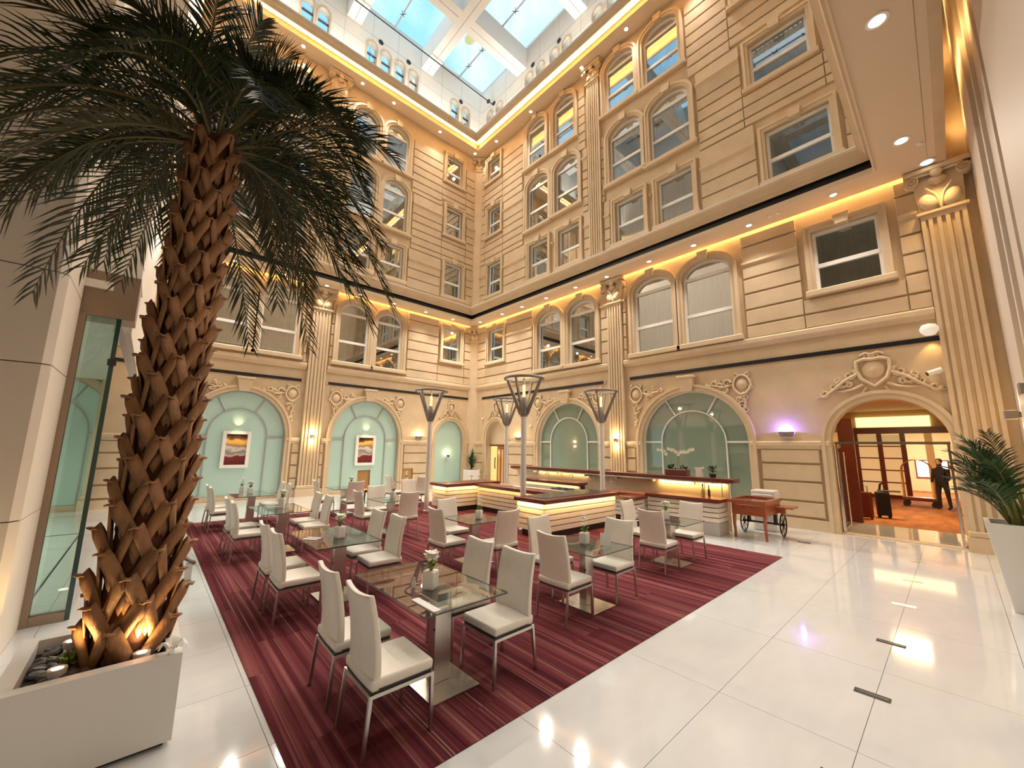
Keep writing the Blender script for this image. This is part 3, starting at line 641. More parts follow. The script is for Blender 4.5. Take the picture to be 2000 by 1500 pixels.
# ------------------------------------------------------------------ ground-floor arches
an = 40
def arch_frame(side, a, kind):
    """stone archivolt, and the glazing it holds"""
    global wn
    c, w, zs, ah = a; wn += 1
    o = struct(put('window_%d' % wn, None, None, onwall(side, c, 0), ROT[side]))
    n = 24
    MB().ring(outline(w, zs, ah, n), outline(w + .24, zs, ah + .12, n), -.09, .02).link('archivolt', STONE2, o)
    MB().ring(outline(w + .24, zs, ah + .12, n), outline(w + .40, zs, ah + .20, n), -.13, .02).link('hood_mould', STONE2, o)
    if w > 2.4: MB().prism([(-.17, zs + ah - .03), (.17, zs + ah - .03), (.25, zs + ah + .50), (-.25, zs + ah + .50)], -.18, 0).link('keystone', STONE2, o); MB().cbox(-.29, .29, -.22, 0, zs + ah + .42, zs + ah + .50, .015).link('keystone_cap', STONE2, o)
    if kind == 'frost' or kind == 'green':
        mm = MULL if kind == 'frost' else MULLW; gm = FROST if kind == 'frost' else PANE_GREEN; gy = .16 if kind == 'frost' else .14
        big = w > 2.4
        fr = outline(w, zs, ah, n, .12); MB().ring(fr, outline(w - .09, zs, ah - .045, n, .165), gy - .07, gy + .02, True).link('frame', mm, o)
        wi, hi = w * .62, ah * .62
        if big:
            inner = outline(wi, zs, hi, n, .12); inn2 = outline(wi - .07, zs, hi - .035, n, .12)
            MB().ring(inner, inn2, gy - .06, gy).link('inner_arch', mm, o)
            for sx in (-1, 1):
                MB().box(min(sx * wi / 2, sx * w / 2), max(sx * wi / 2, sx * w / 2), gy - .05, gy, zs - .03, zs + .03).link('mullion', mm, o)
                t = rad(60); MB().tube([(sx * wi / 2 * math.cos(t), gy - .03, zs + hi * math.sin(t)), (sx * w / 2 * math.cos(t), gy - .03, zs + ah * math.sin(t))], .028, 6).link('mullion', mm, o)
            MB().add([(x, gy, z) for x, z in inner], [tuple(range(len(inner)))]).link('pane', gm, o)
            # outer band split at springing and at the two spokes
            def arcpt(ww, hh, t): return (ww / 2 * math.cos(t), gy, zs + hh * math.sin(t))
            for t0, t1 in ((0, PI / 3), (PI / 3, 2 * PI / 3), (2 * PI / 3, PI)):
                A = [arcpt(wi, hi, t0 + (t1 - t0) * k / 8) for k in range(9)]; B = [arcpt(w, ah, t0 + (t1 - t0) * k / 8) for k in range(9)]
                MB().add(A + B, [(k, k + 1, 9 + k + 1, 9 + k) for k in range(8)]).link('pane', gm, o)
            for sx in (-1, 1): MB().add([(sx * wi / 2, gy, .12), (sx * w / 2, gy, .12), (sx * w / 2, gy, zs), (sx * wi / 2, gy, zs)], [(0, 1, 2, 3)]).link('pane', gm, o)
        else:
            MB().add([(x, gy, z) for x, z in fr], [tuple(range(len(fr)))]).link('pane', gm, o)
        MB().box(-w / 2, w / 2, gy - .1, gy + .1, 0, .14).link('threshold', STONE2, o)
    return o
for a in AL: arch_frame('l', a, 'frost')
arch_frame('l', SMALL_L, 'frost')
for a in AR: arch_frame('r', a, 'green')
arch_frame('r', SMALL_R, 'open'); arch_frame('r', DOOR_R, 'open')

# plaster ornaments
def leaf_scroll(m, cx, cz, r, ang, dirn):
    m.tube(spiral(cx, cz, r, 1.35, ang, dirn, 20, -.03), [max(.014, .044 * (1 - k / 26)) for k in range(21)], 6)
def corner_ornament(sx):
    o = put('cartouche_ornament', None)
    m = MB().lathe([(0, .075), (.10, .065), (.165, .035), (.18, 0), (0, 0)], 18, M=Matrix.Rotation(PI / 2, 4, 'X')); m.link('boss', STONE2, o, smooth=True)
    MB().tube([(.235 * math.cos(t) * (1 - .12 * math.sin(t)), -.04, .27 * math.sin(t) - (.04 if math.sin(t) < -.9 else 0)) for t in [2 * PI * k / 20 for k in range(20)]], .035, 6, closed=True).link('shield_rim', STONE2, o, smooth=True)
    m = MB()
    for x, z, r, a, d in [(-.42, .06, .12, 0, 1), (-.62, -.02, .11, PI, -1), (-.80, .08, .09, 0, 1), (-.48, -.16, .08, 1, -1), (-.96, .04, .055, 2, 1), (-.66, .15, .06, 2, 1)]: leaf_scroll(m, x * sx, z, r, a, d * sx)
    m.tube([(-.2 * sx, -.02, .02), (-.5 * sx, -.04, -.06), (-.8 * sx, -.04, .02), (-1.05 * sx, -.02, .06)], [.03, .035, .025, .008], 6)
    m.link('side_spray', STONE2, o, smooth=True)
    m = MB()
    for x, z, r, a, d in [(.06, -.40, .12, 1.5, 1), (-.02, -.60, .10, 4, -1), (.08, -.78, .09, 1.5, 1), (.02, -.95, .07, 4, -1), (-.12, -.46, .07, 0, 1), (.06, -1.10, .045, 1, 1)]: leaf_scroll(m, x * sx, z, r, a, d * sx)
    m.tube([(0, -.02, -.25), (.07 * sx, -.04, -.55), (.0, -.04, -.85), (.07 * sx, -.02, -1.2)], [.03, .035, .025, .008], 6)
    m.link('hanging_spray', STONE2, o, smooth=True)
    for x, z, r, a, d in [(.16 * sx, .26, .07, 1, 1), (-.16 * sx, .26, .07, 2, -1), (.24 * sx, -.12, .05, 1, 1)]:
        m = MB(); leaf_scroll(m, x, z, r, a, d); m.link('crest_scroll', STONE2, o, smooth=True)
    return o
def crest_ornament():
    o = put('crest_ornament', None)
    MB().lathe([(0, .08), (.13, .065), (.21, .03), (.22, 0), (0, 0)], 20, M=Matrix.Rotation(PI / 2, 4, 'X')).link('boss', STONE2, o, smooth=True)
    sh = [(-.30, .22), (-.16, .27), (0, .25), (.16, .27), (.30, .22), (.31, .0), (.24, -.22), (0, -.42), (-.24, -.22), (-.31, 0)]
    MB().tube([(x, -.05, z) for x, z in sh], .045, 6, closed=True).link('shield_rim', STONE2, o, smooth=True)
    m = MB()
    for sx in (-1, 1): leaf_scroll(m, .09 * sx, .33, .075, 1, sx); m.tube([(.0, -.04, .38), (.12 * sx, -.05, .42), (.22 * sx, -.03, .36)], .03, 6)
    m.link('top_plume', STONE2, o, smooth=True)
    for sx in (-1, 1):
        m = MB()
        for x, z, r, a, d in [(.46, -.10, .13, 2, 1), (.60, -.28, .12, 0, -1), (.80, -.36, .10, 2, 1), (.50, -.34, .08, 1, 1), (1.0, -.52, .10, 0, -1), (.72, -.20, .07, 2, 1)]: leaf_scroll(m, x * sx, z, r, a if sx > 0 else PI - a, d * sx)
        m.tube([(.30 * sx, -.04, -.08), (.55 * sx, -.05, -.22), (.80 * sx, -.05, -.44), (1.02 * sx, -.04, -.60), (1.22 * sx, -.02, -.60)], [.045, .045, .035, .025, .008], 6)
        m.tube([(.22 * sx, -.04, -.36), (.42 * sx, -.05, -.46), (.62 * sx, -.05, -.50), (.82 * sx, -.03, -.48)], [.035, .035, .025, .01], 6)
        m.tube([(.17 * sx, -.03, -.44), (.24 * sx, -.04, -.56), (.22 * sx, -.03, -.72)], [.03, .03, .012], 6)
        m.link('scroll_spray', STONE2, o, smooth=True)
    return o
cr_l, cr_r = corner_ornament(1), corner_ornament(-1)
first = {1: cr_l, -1: cr_r}; used = {1: False, -1: False}
def place_corner(side, u, z, sx, label):
    loc = onwall(side, u, z, 0)
    if not used[sx]:
        o = first[sx]; used[sx] = True; o.location = loc; o.rotation_euler = (0, 0, ROT[side])
    else: o = dup(first[sx], loc, ROT[side])
    o['label'] = label; o['category'] = 'ornament'; o['group'] = 'shield ornaments in the arch spandrels'
place_corner('l', 4.04, 4.02, 1, 'plaster shield and scrolls right of the left sage arch, beside the column')
place_corner('l', .85, 4.02, -1, 'plaster scrolls left of the left sage arch, partly behind the palm trunk')
place_corner('l', 5.72, 4.0, -1, 'plaster shield and scrolls left of the right sage arch, beside the column')
place_corner('l', 8.66, 4.0, 1, 'plaster shield and scrolls right of the right sage arch')
place_corner('r', -12.55, 4.05, -1, 'plaster shield and scrolls left of the farther green arched window')
place_corner('r', -9.25, 4.05, 1, 'plaster shield and scrolls right of the farther green arched window')
place_corner('r', -7.58, 3.98, -1, 'plaster shield and scrolls left of the green arched window with orchids')
place_corner('r', -4.06, 3.98, 1, 'plaster shield and scrolls right of the green arched window with orchids')
c0 = crest_ornament()
c0.location = onwall('r', -1.12, 4.02); tag(c0, 'large plaster shield with side scrolls above the lobby doorway arch', 'ornament', 'crests above the small arches')
for sd, u, z, lb in (('r', -15.48, 4.0, 'plaster scroll crest above the small wooden door by the corner'), ('l', 11.55, 4.0, 'plaster scroll crest above the narrow sage arch by the corner')):
    o = dup(c0, onwall(sd, u, z), ROT[sd], lb, scale=(.62, .9, .95)); o['group'] = 'crests above the small arches'

# ------------------------------------------------------------------ white wall on the right, and the upper wall over the soffit
EASTW = mat('warm_white_wall', (.57, .49, .41), .6)
wall_e = struct(MB().box(.95, 1.15, -14.2, 13.3, 0, 14).link('wall_right_near', EASTW))
for a, b in [(3.2, 7.95), (10.1, 11.15)]: MB().box(.86, .95, a, b, 0, 14).link('pier', EASTW, wall_e)
for y in (8.6, 9.7, 11.6): MB().box(.90, .95, y, y + .16, 0, 14).link('pier_strip', EASTW, wall_e)
MB().box(.935, .95, -8, 13, 0, .14).link('plinth', STONE2, wall_e)
wall_e2 = struct(MB().box(XR, XR + .15, -14.2, 12.99, 8.60, 24).link('wall_right_upper', STONE))
MB().box(XR + .16, 1.15, -14.2, 13.0, 13.9, 14).link('cap', WHITE, wall_e)
wall_b = struct(MB().box(-18, 1.2, -14.4, -14.2, 0, 24).link('wall_behind', STONE))

# ------------------------------------------------------------------ white block and glass on the left
wall_n = struct(put('wall_left_near', None))
zs_ = [0, 1.26, 2.75, 3.70, 5.55, 7.6, 9.6, 12, 15, 18, 21, 24]
for a, b in zip(zs_[:-1], zs_[1:]):
    MB().prismz([(-5.92, -14.2), (-5.92, -.86), (-5.98, -.80), (-6.95, -.80), (-6.95, -14.2)], a + .006, b - .006).link('panel', PANEL, wall_n)
MB().prismz([(-5.94, -14.2), (-5.94, -.87), (-6.0, -.82), (-6.9, -.82), (-6.9, -14.2)], 0, 24).link('joint_core', GROUT, wall_n)
for a, b in [(4.13, 6.5), (6.5, 9.6), (9.6, 14), (14, 19), (19, 24)]:
    MB().box(-7.9, -7.0, -.84, -.31, a + .005, b - .005).link('panel', WHITE, wall_n)
MB().box(-17.5, -7.88, -.55, -.36, 3.55, 24).link('return_wall', PANEL, wall_n)
MB().box(-7.4, -6.99, -.82, -.31, 3.55, 4.13).link('bronze_lintel', BRONZE, wall_n)
MB().box(-7.06, -6.95, -.82, -.74, 0.0, 3.55).link('bronze_jamb', BRONZE, wall_n)
MB().box(-7.08, -6.96, -.80, -.47, 0.0, .10).link('bronze_sill', BRONZE, wall_n)
MB().box(-17.5, -6.95, -8.2, -8.15, 0, 24).link('back_panel', PANEL, wall_n)
MB().box(-17.5, -6.95, -8.2, -.55, 3.9, 4.0).link('inner_ceiling', WHITE, wall_n)
fu = thing('added_floor_uplight', 'added round floor light washing the cream pier at the left edge', 'floor light', (-5.60, -.62, 0)); MB().lathe([(0, 0), (.07, 0), (.07, .006), (0, .006)], 16).link('rim', STEEL, fu); MB().lathe([(0, .006), (.05, .006), (.05, .008), (0, .008)], 16).link('lens', LED, fu)  # added light without a visible fitting, for the warm wash on the pier
spot('added_floor_uplight_beam', (-5.60, -.62, .05), 30, GOLD, (-.30, -.10, 1), 70, .9, .05)  # beam of the added floor light
gp = thing('glass_partition', 'tall clear glass partition with dark green edges beside the palm trunk', 'glass partition', (-7.0, -.45, 0))
MB().box(-.012, .012, -.31, 0.0, .10, 3.55).link('glass_panel', [PGLASS], gp)
MB().box(-9.6, -.02, -.012, .012, 0.0, 3.55).link('glass_panel', [PGLASS], gp)
MB().box(-.022, .022, -.022, .022, 0.0, 3.55).link('corner_edge', TEDGE, gp)
MB().box(-.014, .014, -.325, -.305, .10, 3.55).link('side_edge', TEDGE, gp)
MB().box(-.03, .03, -.04, .04, 2.95, 3.03).link('patch_fitting', DARK, gp)
spot('downlight_and_fill_beam', (-9.5, -2.5, 3.85), 420, SOFT, (0, 0, -1), 150, .9, .1)  # fill spot added to brighten the room behind the glass, no fitting
spot('downlight_and_fill_beam', (-13.5, -2.5, 3.85), 420, SOFT, (0, 0, -1), 150, .9, .1)  # second added fill spot behind the glass

# ------------------------------------------------------------------ small door by the corner
d1 = struct(put('door_1', None, None, (-15.48, YR + .16, 0)))
MB().add([(x, .1, z) for x, z in outline(1.52, 2.40, .93, 20, 2.12)], [tuple(range(23))]).link('tympanum', SOFFIT, d1)
MB().box(-.76, .76, .04, .14, 2.06, 2.14).link('door_head', MAHOG, d1)
leaf = MB().box(-.12, .76, .02, .09, 0, 2.06).link('door_leaf', MAHOG2, d1)
for k in range(3): MB().box(-.02 + .26 * k, .10 + .26 * k, .005, .03, .25, 1.9).link('glass_strip', mat('amber_glass', (.45, .28, .10), .15, emit=(1, .6, .2), emit_s=.25), leaf)
MB().tube([(-.16, -.06, .95), (-.16, -.09, 1.0), (-.16, -.09, 1.45), (-.16, -.06, 1.5)], .025, 8).link('pull_handle', IRON, leaf)
MB().box(-.76, -.12, .55, .6, 0, 2.06).link('glowing_passage', mat('glowing_passage_wall', (.80, .58, .28), .7, emit=(1, .72, .30), emit_s=.55), d1)  # lamplight of the passage put into the wall's own glow

PASS = MATS['glowing_passage_wall']
MB().box(-1.0, -.95, .2, .6, 0, 2.3).link('passage_side', PASS, d1); MB().box(-1.0, .9, .15, .6, 2.12, 2.2).link('passage_ceiling', PASS, d1); MB().box(.76, .9, .10, .6, 0, 2.2).link('passage_side', PASS, d1); MB().box(-1.0, -.12, .6, .62, 0, 2.2).link('passage_back', PASS, d1); MB().box(-1.0, .9, .15, .62, -.02, .01).link('passage_floor', LOBCARPET, d1)
# ------------------------------------------------------------------ lobby behind the big arch
lob = struct(put('wall_lobby', None))
MB().box(-4.6, -4.5, 13.35, 31, 0, 4).link('side_wall', LOBBYWALL, lob)
MB().box(1.5, 1.6, 13.35, 31, 0, 4).link('side_wall', LOBBYWALL, lob)
MB().box(-4.6, 1.6, 13.3, 31, 3.9, 4).link('lobby_ceiling', mat('lobby_ceiling', (.75, .56, .32), .7), lob)
MB().box(-4.6, 1.6, 31, 31.1, 0, 4).link('end_wall', mat('bright_wall', (.9, .75, .5), .7), lob)
MB().box(-4.6, -2.13, 13.32, 13.5, 0, 4).link('return_wall', LOBBYWALL, lob); MB().box(.03, 1.6, 13.32, 13.5, 0, 4).link('return_wall', LOBBYWALL, lob)
MB().box(-2.13, .03, 13.30, 13.5, 3.34, 4).link('return_wall', LOBBYWALL, lob)
for q in range(6): MB().box(-4.5 + q, -3.505 + q, 13.28, 15.45, -.03, .002).link('floor_tile', TILE, fl)
tag(MB().box(-4.5, 1.5, 15.45, 31, -.03, .004).link('carpet', LOBCARPET), 'orange brown carpet on the lobby floor beyond the doorway', 'carpet')
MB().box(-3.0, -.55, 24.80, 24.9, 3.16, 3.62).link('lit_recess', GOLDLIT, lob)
MB().box(-4.5, 1.5, 24.9, 25.1, 2.95, 3.9).link('bulkhead', LOBBYWALL, lob)
sc = thing('sliding_screen', 'mahogany sliding screen with cream paper panels in the lobby', 'screen', (-2.2, 24.7, 0))
MB().box(-1.0, 2.5, -.1, .1, 2.85, 3.12).link('top_rail', MAHOG, sc)
for x in (-.95, -.12, .64): MB().box(x, x + .17, -.06, .06, 0, 2.9).link('stile', MAHOG, sc)
MB().box(2.2, 2.42, -.08, .08, 0, 2.9).link('post', MAHOG, sc)
MB().box(-.95, .81, -.06, .06, 0, .16).link('bottom_rail', MAHOG, sc)
for c in range(2):
    x0, x1 = (-.78, -.12) if c == 0 else (.05, .64)
    for r in range(5):
        z0 = .16 + r * .53
        MB().box(x0, x1, -.01, .01, z0 + .03, z0 + .51).link('paper_panel', SHOJI, sc)
        if r: MB().box(x0, x1, -.04, .04, z0 - .02, z0 + .03).link('rail', MAHOG, sc)
pn = MB().box(-2.32, -1.96, 15.45, 15.55, 0, 3.0).link('timber_panel', MAHOG); tag(pn, 'dark red timber panel just inside the left of the lobby doorway', 'panel')
for k, (x, z0, w, h) in enumerate([(-1.2, .75, .5, .85), (-.55, .75, .5, .85), (.6, .75, .6, .85)]):
    wn += 1
    w_ = struct(put('window_%d' % wn, None, None, (x, 30.98, z0))); MB().box(-w / 2, w / 2, -.03, 0, 0, h).link('pane', DAYWIN, w_); MB().ring([(-w / 2, 0), (w / 2, 0), (w / 2, h), (-w / 2, h)], [(-w / 2 - .05, -.05), (w / 2 + .05, -.05), (w / 2 + .05, h + .05), (-w / 2 - .05, h + .05)], -.06, 0, True).link('frame', MAHOG, w_)
cl = MB().box(-.88, -.62, 27.0, 27.26, 0, 3.0).link('trim_%d' % (tn + 1), WHITE); struct(cl)
def trolley(loc, label):
    t = thing('luggage_trolley', label, 'trolley', loc, group='hotel luggage trolleys')
    MB().cbox(-.48, .48, -.3, .3, .22, .34, .03).link('deck', MAHOG, t)
    for y in (-.25, .25):
        MB().tube([(-.42, y, .34), (-.42, y, 1.35)] + [(-.42 * math.cos(PI * k / 10), y * (1 - math.sin(PI * k / 10)), 1.35 + .40 * math.sin(PI * k / 10)) for k in range(1, 10)] + [(.42, y, 1.35), (.42, y, .34)], .022, 8).link('hoop', BRASS, t, smooth=True)
    for x in (-.38, .38):
        for y in (-.24, .24): MB().lathe([(0, -.02), (.1, -.02), (.1, .02), (0, .02)], 12, M=Matrix.Translation((x, y, .105)) @ Matrix.Rotation(PI / 2, 4, 'X')).link('wheel', IRON, t)
    return t
trolley((-1.05, 22.0, 0), 'brass hooped luggage trolley standing right of the paper screen in the lobby')
# dark service stand with pads
vs_ = thing('service_stand', 'black service stand with a flat tray inside the lobby doorway', 'stand', (-1.66, 17.2, 0), .25)
MB().cbox(-.16, .16, -.12, .12, .08, .78, .02).link('cabinet', FABRIC_DARK, vs_); MB().cbox(-.10, .42, -.09, .09, .80, .84, .01).link('tray', IRON, vs_)
MB().tube([(-.05, 0, .84), (-.02, 0, 1.02), (.06, 0, 1.06)], .03, 8).link('handle', IRON, vs_)
for x in (-.12, .12): MB().lathe([(0, -.02), (.045, -.02), (.045, .02), (0, .02)], 10, M=Matrix.Translation((x, 0, .045)) @ Matrix.Rotation(PI / 2, 4, 'X')).link('wheel', IRON, vs_)
vs2 = thing('suitcase', 'dark red upright suitcase beside the service stand inside the lobby doorway', 'suitcase', (-2.0, 16.5, 0))
MB().cbox(-.16, .16, -.11, .11, .05, .80, .03).link('shell', MAHOG, vs2); MB().tube([(-.08, 0, .8), (-.08, 0, .98), (.08, 0, .98), (.08, 0, .8)], .012, 6).link('handle', IRON, vs2)
for x in (-.11, .11): MB().lathe([(0, -.015), (.025, -.015), (.025, .015), (0, .015)], 8, M=Matrix.Translation((x, 0, .025)) @ Matrix.Rotation(PI / 2, 4, 'X')).link('wheel', IRON, vs2)
def simple_person(loc, rotz, label):
    p = thing('person', label, 'person', loc, rotz)
    me = bpy.data.meshes.new('body')
    vs = [(0, 0, .92), (0, 0, 1.15), (0, -.01, 1.38), (0, 0, 1.50), (0, .01, 1.58), (0, .02, 1.68), (.11, 0, .88), (.13, .02, .48), (.14, -.02, .08), (.14, .12, .03), (-.11, 0, .88), (-.12, -.02, .48), (-.13, -.06, .08), (-.13, .08, .03), (.19, 0, 1.40), (.24, .02, 1.12), (.20, .16, .95), (-.19, 0, 1.40), (-.25, .03, 1.12), (-.22, .18, .95)]
    ed = [(0, 1), (1, 2), (2, 3), (3, 4), (4, 5), (0, 6), (6, 7), (7, 8), (8, 9), (0, 10), (10, 11), (11, 12), (12, 13), (2, 14), (14, 15), (15, 16), (2, 17), (17, 18), (18, 19)]
    rr = [.15, .14, .16, .06, .08, .09, .095, .065, .045, .035, .095, .065, .045, .035, .065, .05, .035, .065, .05, .035]
    me.from_pydata(vs, ed, []); o = put('body', me, p); me.materials.append(FABRIC_DARK)
    m = o.modifiers.new('skin', 'SKIN'); 
    for v, r in zip(me.skin_vertices[0].data, rr): v.radius = (r, r)
    me.skin_vertices[0].data[0].use_root = True
    s = o.modifiers.new('sub', 'SUBSURF'); s.levels = 1; s.render_levels = 2
    MB().lathe([(0, -.11), (.05, -.10), (.085, -.04), (.09, .03), (.06, .10), (0, .12)], 14, c=(0, .025, 1.68)).link('head', SKIN, p, smooth=True)
    MB().lathe([(0, .13), (.07, .11), (.10, .04), (.098, -.02), (.0, -.03)], 14, c=(0, .0, 1.69)).link('hair', FABRIC_DARK, p, smooth=True)
    return p
simple_person((-.42, 21.5, 0), 2.6, 'person in a dark uniform standing behind the right glass door in the lobby')
area('lobby_lamp', (-1.5, 18, 3.85), .8, .8, 200, (1, .72, .38), (0, 0, -1)); area('lobby_lamp', (-1.0, 27.5, 3.8), 1, 1, 320, (1, .85, .62), (0, 0, -1)); area('lobby_lamp', (-1.0, 14.5, 3.85), .3, .3, 40, (1, .72, .38), (0, 0, -1))
# glass doors of the lobby arch
tr_ = struct(put('door_2', None, None, (-1.05, YR + .16, 0)))
MB().box(-1.02, 1.02, -.03, .03, 2.20, 2.26).link('steel_transom', CHROME, tr_)
MB().add([(x, 0, z) for x, z in outline(2.04, 2.26, 1.0, 20, 2.26)], [tuple(range(23))]).link('glass_lunette', PGLASS, tr_)
for sx in (-1, 1):
    lf = MB().box(-.008, .008, .0, .92, .12, 2.19).link('glass_leaf', PGLASS, tr_, loc=(sx * .985, .02, 0), rotz=sx * -.06)
    MB().box(-.022, .022, 0, .92, .01, .13).box(-.022, .022, 0, .92, 2.10, 2.20).box(-.02, .02, -.02, .02, 0, 2.2).link('leaf_rail', CHROME, lf)
    for dx in (-.06, .06): MB().tube([(dx * 1.0, .80, .10), (dx, .80, 2.0)], .017, 8).link('pull_bar', CHROME, lf, smooth=True)
# ------------------------------------------------------------------ wall lamps and small fittings
def sconce(side, u, z, label, col=(1, .70, .32), up=26, dn=12, kind='column', d=.16):
    s = thing('wall_lamp', label, 'wall lamp', onwall(side, u, z), ROT[side], 'wall lamps of the court')
    if kind == 'column':
        MB().box(-.04, .04, -d - .03, -d, -.10, .02).link('bracket', STEEL, s)
        m = MB(); m.lathe([(.05, -.07), (.075, -.02), (.085, .04), (.08, .04), (.05, -.05)], 14, c=(0, -d - .11, 0)); m.link('cup', STEEL, s, smooth=True)
        MB().lathe([(0, .01), (.05, .02), (.04, .06), (0, .07)], 10, c=(0, -d - .11, 0)).link('bulb', BULB, s)
    else:
        m = MB(); n = 10; vs = []
        for k in range(n + 1):
            t = PI * k / n; vs += [(-.20 * math.cos(t), -.16 * math.sin(t) - .01, .07), (-.15 * math.cos(t), -.11 * math.sin(t) - .01, -.07)]
        m.add(vs, [(2 * k, 2 * k + 2, 2 * k + 3, 2 * k + 1) for k in range(n)] + [tuple(range(1, 2 * n + 2, 2))]); m.link('bowl', TAUPE, s, smooth=False)
        MB().box(-.12, .12, -.08, -.03, .0, .04).link('bulb', mat('blue_lamp', (.2, .3, 1), .5, emit=(.25, .35, 1), emit_s=4) if col[2] > .9 else BULB, s)
    inward = Vector((0, -1, 0)) if side == 'r' else Vector((1, 0, 0))
    p = Vector(onwall(side, u, z + .09)) + inward * (d + .11 if kind == 'column' else .12)
    point('wall_lamp_light', p, up, col, .03)
    if kind == 'column': point('wall_lamp_light', p + Vector((0, 0, -.30)), dn, col, .03)
    return s
sconce('l', 4.84, 2.36, 'steel up and down light on the fluted column between the two sage arches')
sconce('r', -8.34, 2.34, 'steel up and down light on the fluted column between the two green windows')
sconce('l', 9.73, 2.42, 'grey half bowl wall lamp glowing right of the right sage arch', kind='bowl', up=16)
sconce('r', -13.83, 2.42, 'grey half bowl wall lamp glowing right of the small wooden door', kind='bowl', up=16)
sconce('r', -3.06, 2.46, 'grey half bowl wall lamp glowing violet left of the lobby doorway', kind='bowl', col=(.24, .15, 1.0), up=26)
s = thing('wall_lamp', 'small single bulb lamp on the narrow sage arch near the corner', 'wall lamp', onwall('l', 11.5, 1.55, -.10), PI / 2)
MB().lathe([(.03, -.08), (.07, .04), (.06, .05), (.0, .0)], 12, c=(0, -.10, 0)).link('cup', DARK, s); MB().lathe([(0, 0), (.03, .03), (0, .08)], 10, c=(0, -.10, .02)).link('bulb', BULB, s)
MB().box(-.015, .015, -.10, 0, -.05, -.02).link('arm', DARK, s)
point('wall_lamp_light', Vector(onwall('l', 11.5, 1.70, .04)), 5, (1, .8, .45), .03)
g = thing('globe_lamp', 'round white globe lamp on the wall above the lobby doorway grille', 'lamp', onwall('r', -.08, 4.78))
MB().lathe([(0, -.15), (.09, -.13), (.15, -.05), (.16, .02), (.12, .10), (0, .14)], 18, c=(0, -.17, 0)).link('globe', WBULB, g, smooth=True); MB().box(-.05, .05, -.03, 0, -.05, .05).link('mount', UPVC, g)
spot('globe_light', (-.08, YR - .17, 4.60), 10, GOLD, (0, .25, -1), 80, .6, .04)
cc = thing('security_camera', 'white security camera on the wall right of the lobby arch', 'camera', onwall('r', -.05, 3.82), 0)
MB().box(-.05, .05, -.03, 0, -.05, .05).link('mount', UPVC, cc); MB().tube([(0, -.02, 0), (-.03, -.10, -.01)], .02, 8).link('arm', UPVC, cc)
MB().tube([(.06, -.10, .03), (-.16, -.16, -.05)], .055, 12).link('housing', UPVC, cc, smooth=True); MB().tube([(-.16, -.16, -.05), (-.18, -.165, -.057)], .045, 12).link('lens', BLACK, cc)
for sd, u, z, lb in (('r', -17.0 + .42, 3.5, 'small white dome camera on the wall beside the corner column'), ('r', -13.0, 3.0, 'small white dome camera left of the farther green window')):
    q = MB().lathe([(0, -.07), (.05, -.05), (.065, 0), (.05, .04), (0, .05)], 12, c=(0, -.06, 0)).box(-.03, .03, -.05, 0, -.02, .05).link('dome_camera', UPVC, None, smooth=True, loc=onwall(sd, u, z)); tag(q, lb, 'camera', 'small dome cameras')
for k, (x, y, z, lb) in enumerate([(.80, 11.7, 2.72, 'grey box wall light on the white wall behind the tall right palm'), (.80, 8.9, 2.9, 'grey box wall light on the white wall at the right edge of the photo')]):
    q = thing('wall_lamp', lb, 'wall lamp', (x, y, z), group='box lights on the white wall'); MB().cbox(-.10, .06, -.12, .12, -.08, .08, .01).link('housing', TAUPE, q); MB().box(.06, .16, -.05, .05, -.05, .05).link('mount', TAUPE, q)
    point('wall_lamp_light', (x + .02, y, z + .22), 9, GOLD, .03); point('wall_lamp_light', (x + .02, y, z - .2), 3, GOLD, .03)
# downlight discs set in the soffits
dm = MB().lathe([(0, .0), (.062, .0), (.062, .02), (0, .02)], 16).mesh('glow', LED); dr = MB().lathe([(.062, -.004), (.085, -.004), (.085, .02), (.062, .02), (.062, -.004)], 16).mesh('rim', UPVC)
ORD = ['first', 'second', 'third', 'fourth', 'fifth', 'sixth', 'seventh', 'eighth', 'ninth', 'tenth']
for i, (x, y) in enumerate(DOWN_LOW):
    big = 1.7 if i >= 17 else 1.15
    o = thing('downlight', 'round downlight in the %s' % ('lower right cornice, %s from the lobby end' % ORD[i] if i < 10 else 'lower left cornice, %s from the corner' % ORD[i - 10] if i < 17 else 'bridge ceiling at upper right, %s from the capital' % ORD[i - 17]), 'downlight', (x, y, 8.605 if i != 99 else 8.6), group='downlights in the lower right cornice' if i < 10 else 'downlights in the lower left cornice' if i < 17 else 'downlights in the bridge ceiling')
    put('glow', dm, o, scale=(big, big, 1)); put('rim', dr, o, scale=(big, big, 1))
for i, (x, y) in enumerate(DOWN_HIGH):
    o = thing('downlight', 'round downlight under the upper cornice, %s' % ('right facade, %s from the near end' % ORD[i] if i < 6 else 'left facade, %s from the corner' % ORD[i - 6]), 'downlight', (x, y, 19.085), group='downlights in the upper cornice on the %s' % ('right' if y > 12.4 else 'left'))
    put('glow', dm, o, scale=(1.2, 1.2, 1)); put('rim', dr, o, scale=(1.2, 1.2, 1))
for i, (x, y) in enumerate([(-2.6, 12.35), (-2.8, 12.35), (.22, 11.6)]):
    o = MB().lathe([(0, -.03), (.05, -.02), (.06, .01), (0, .012)], 12).link('smoke_detector', UPVC, None, loc=(x, y, 8.606)); tag(o, ['small white smoke detector in the lower right cornice', 'small white sprinkler in the lower right cornice', 'small white smoke detector in the bridge ceiling'][i], 'detector')
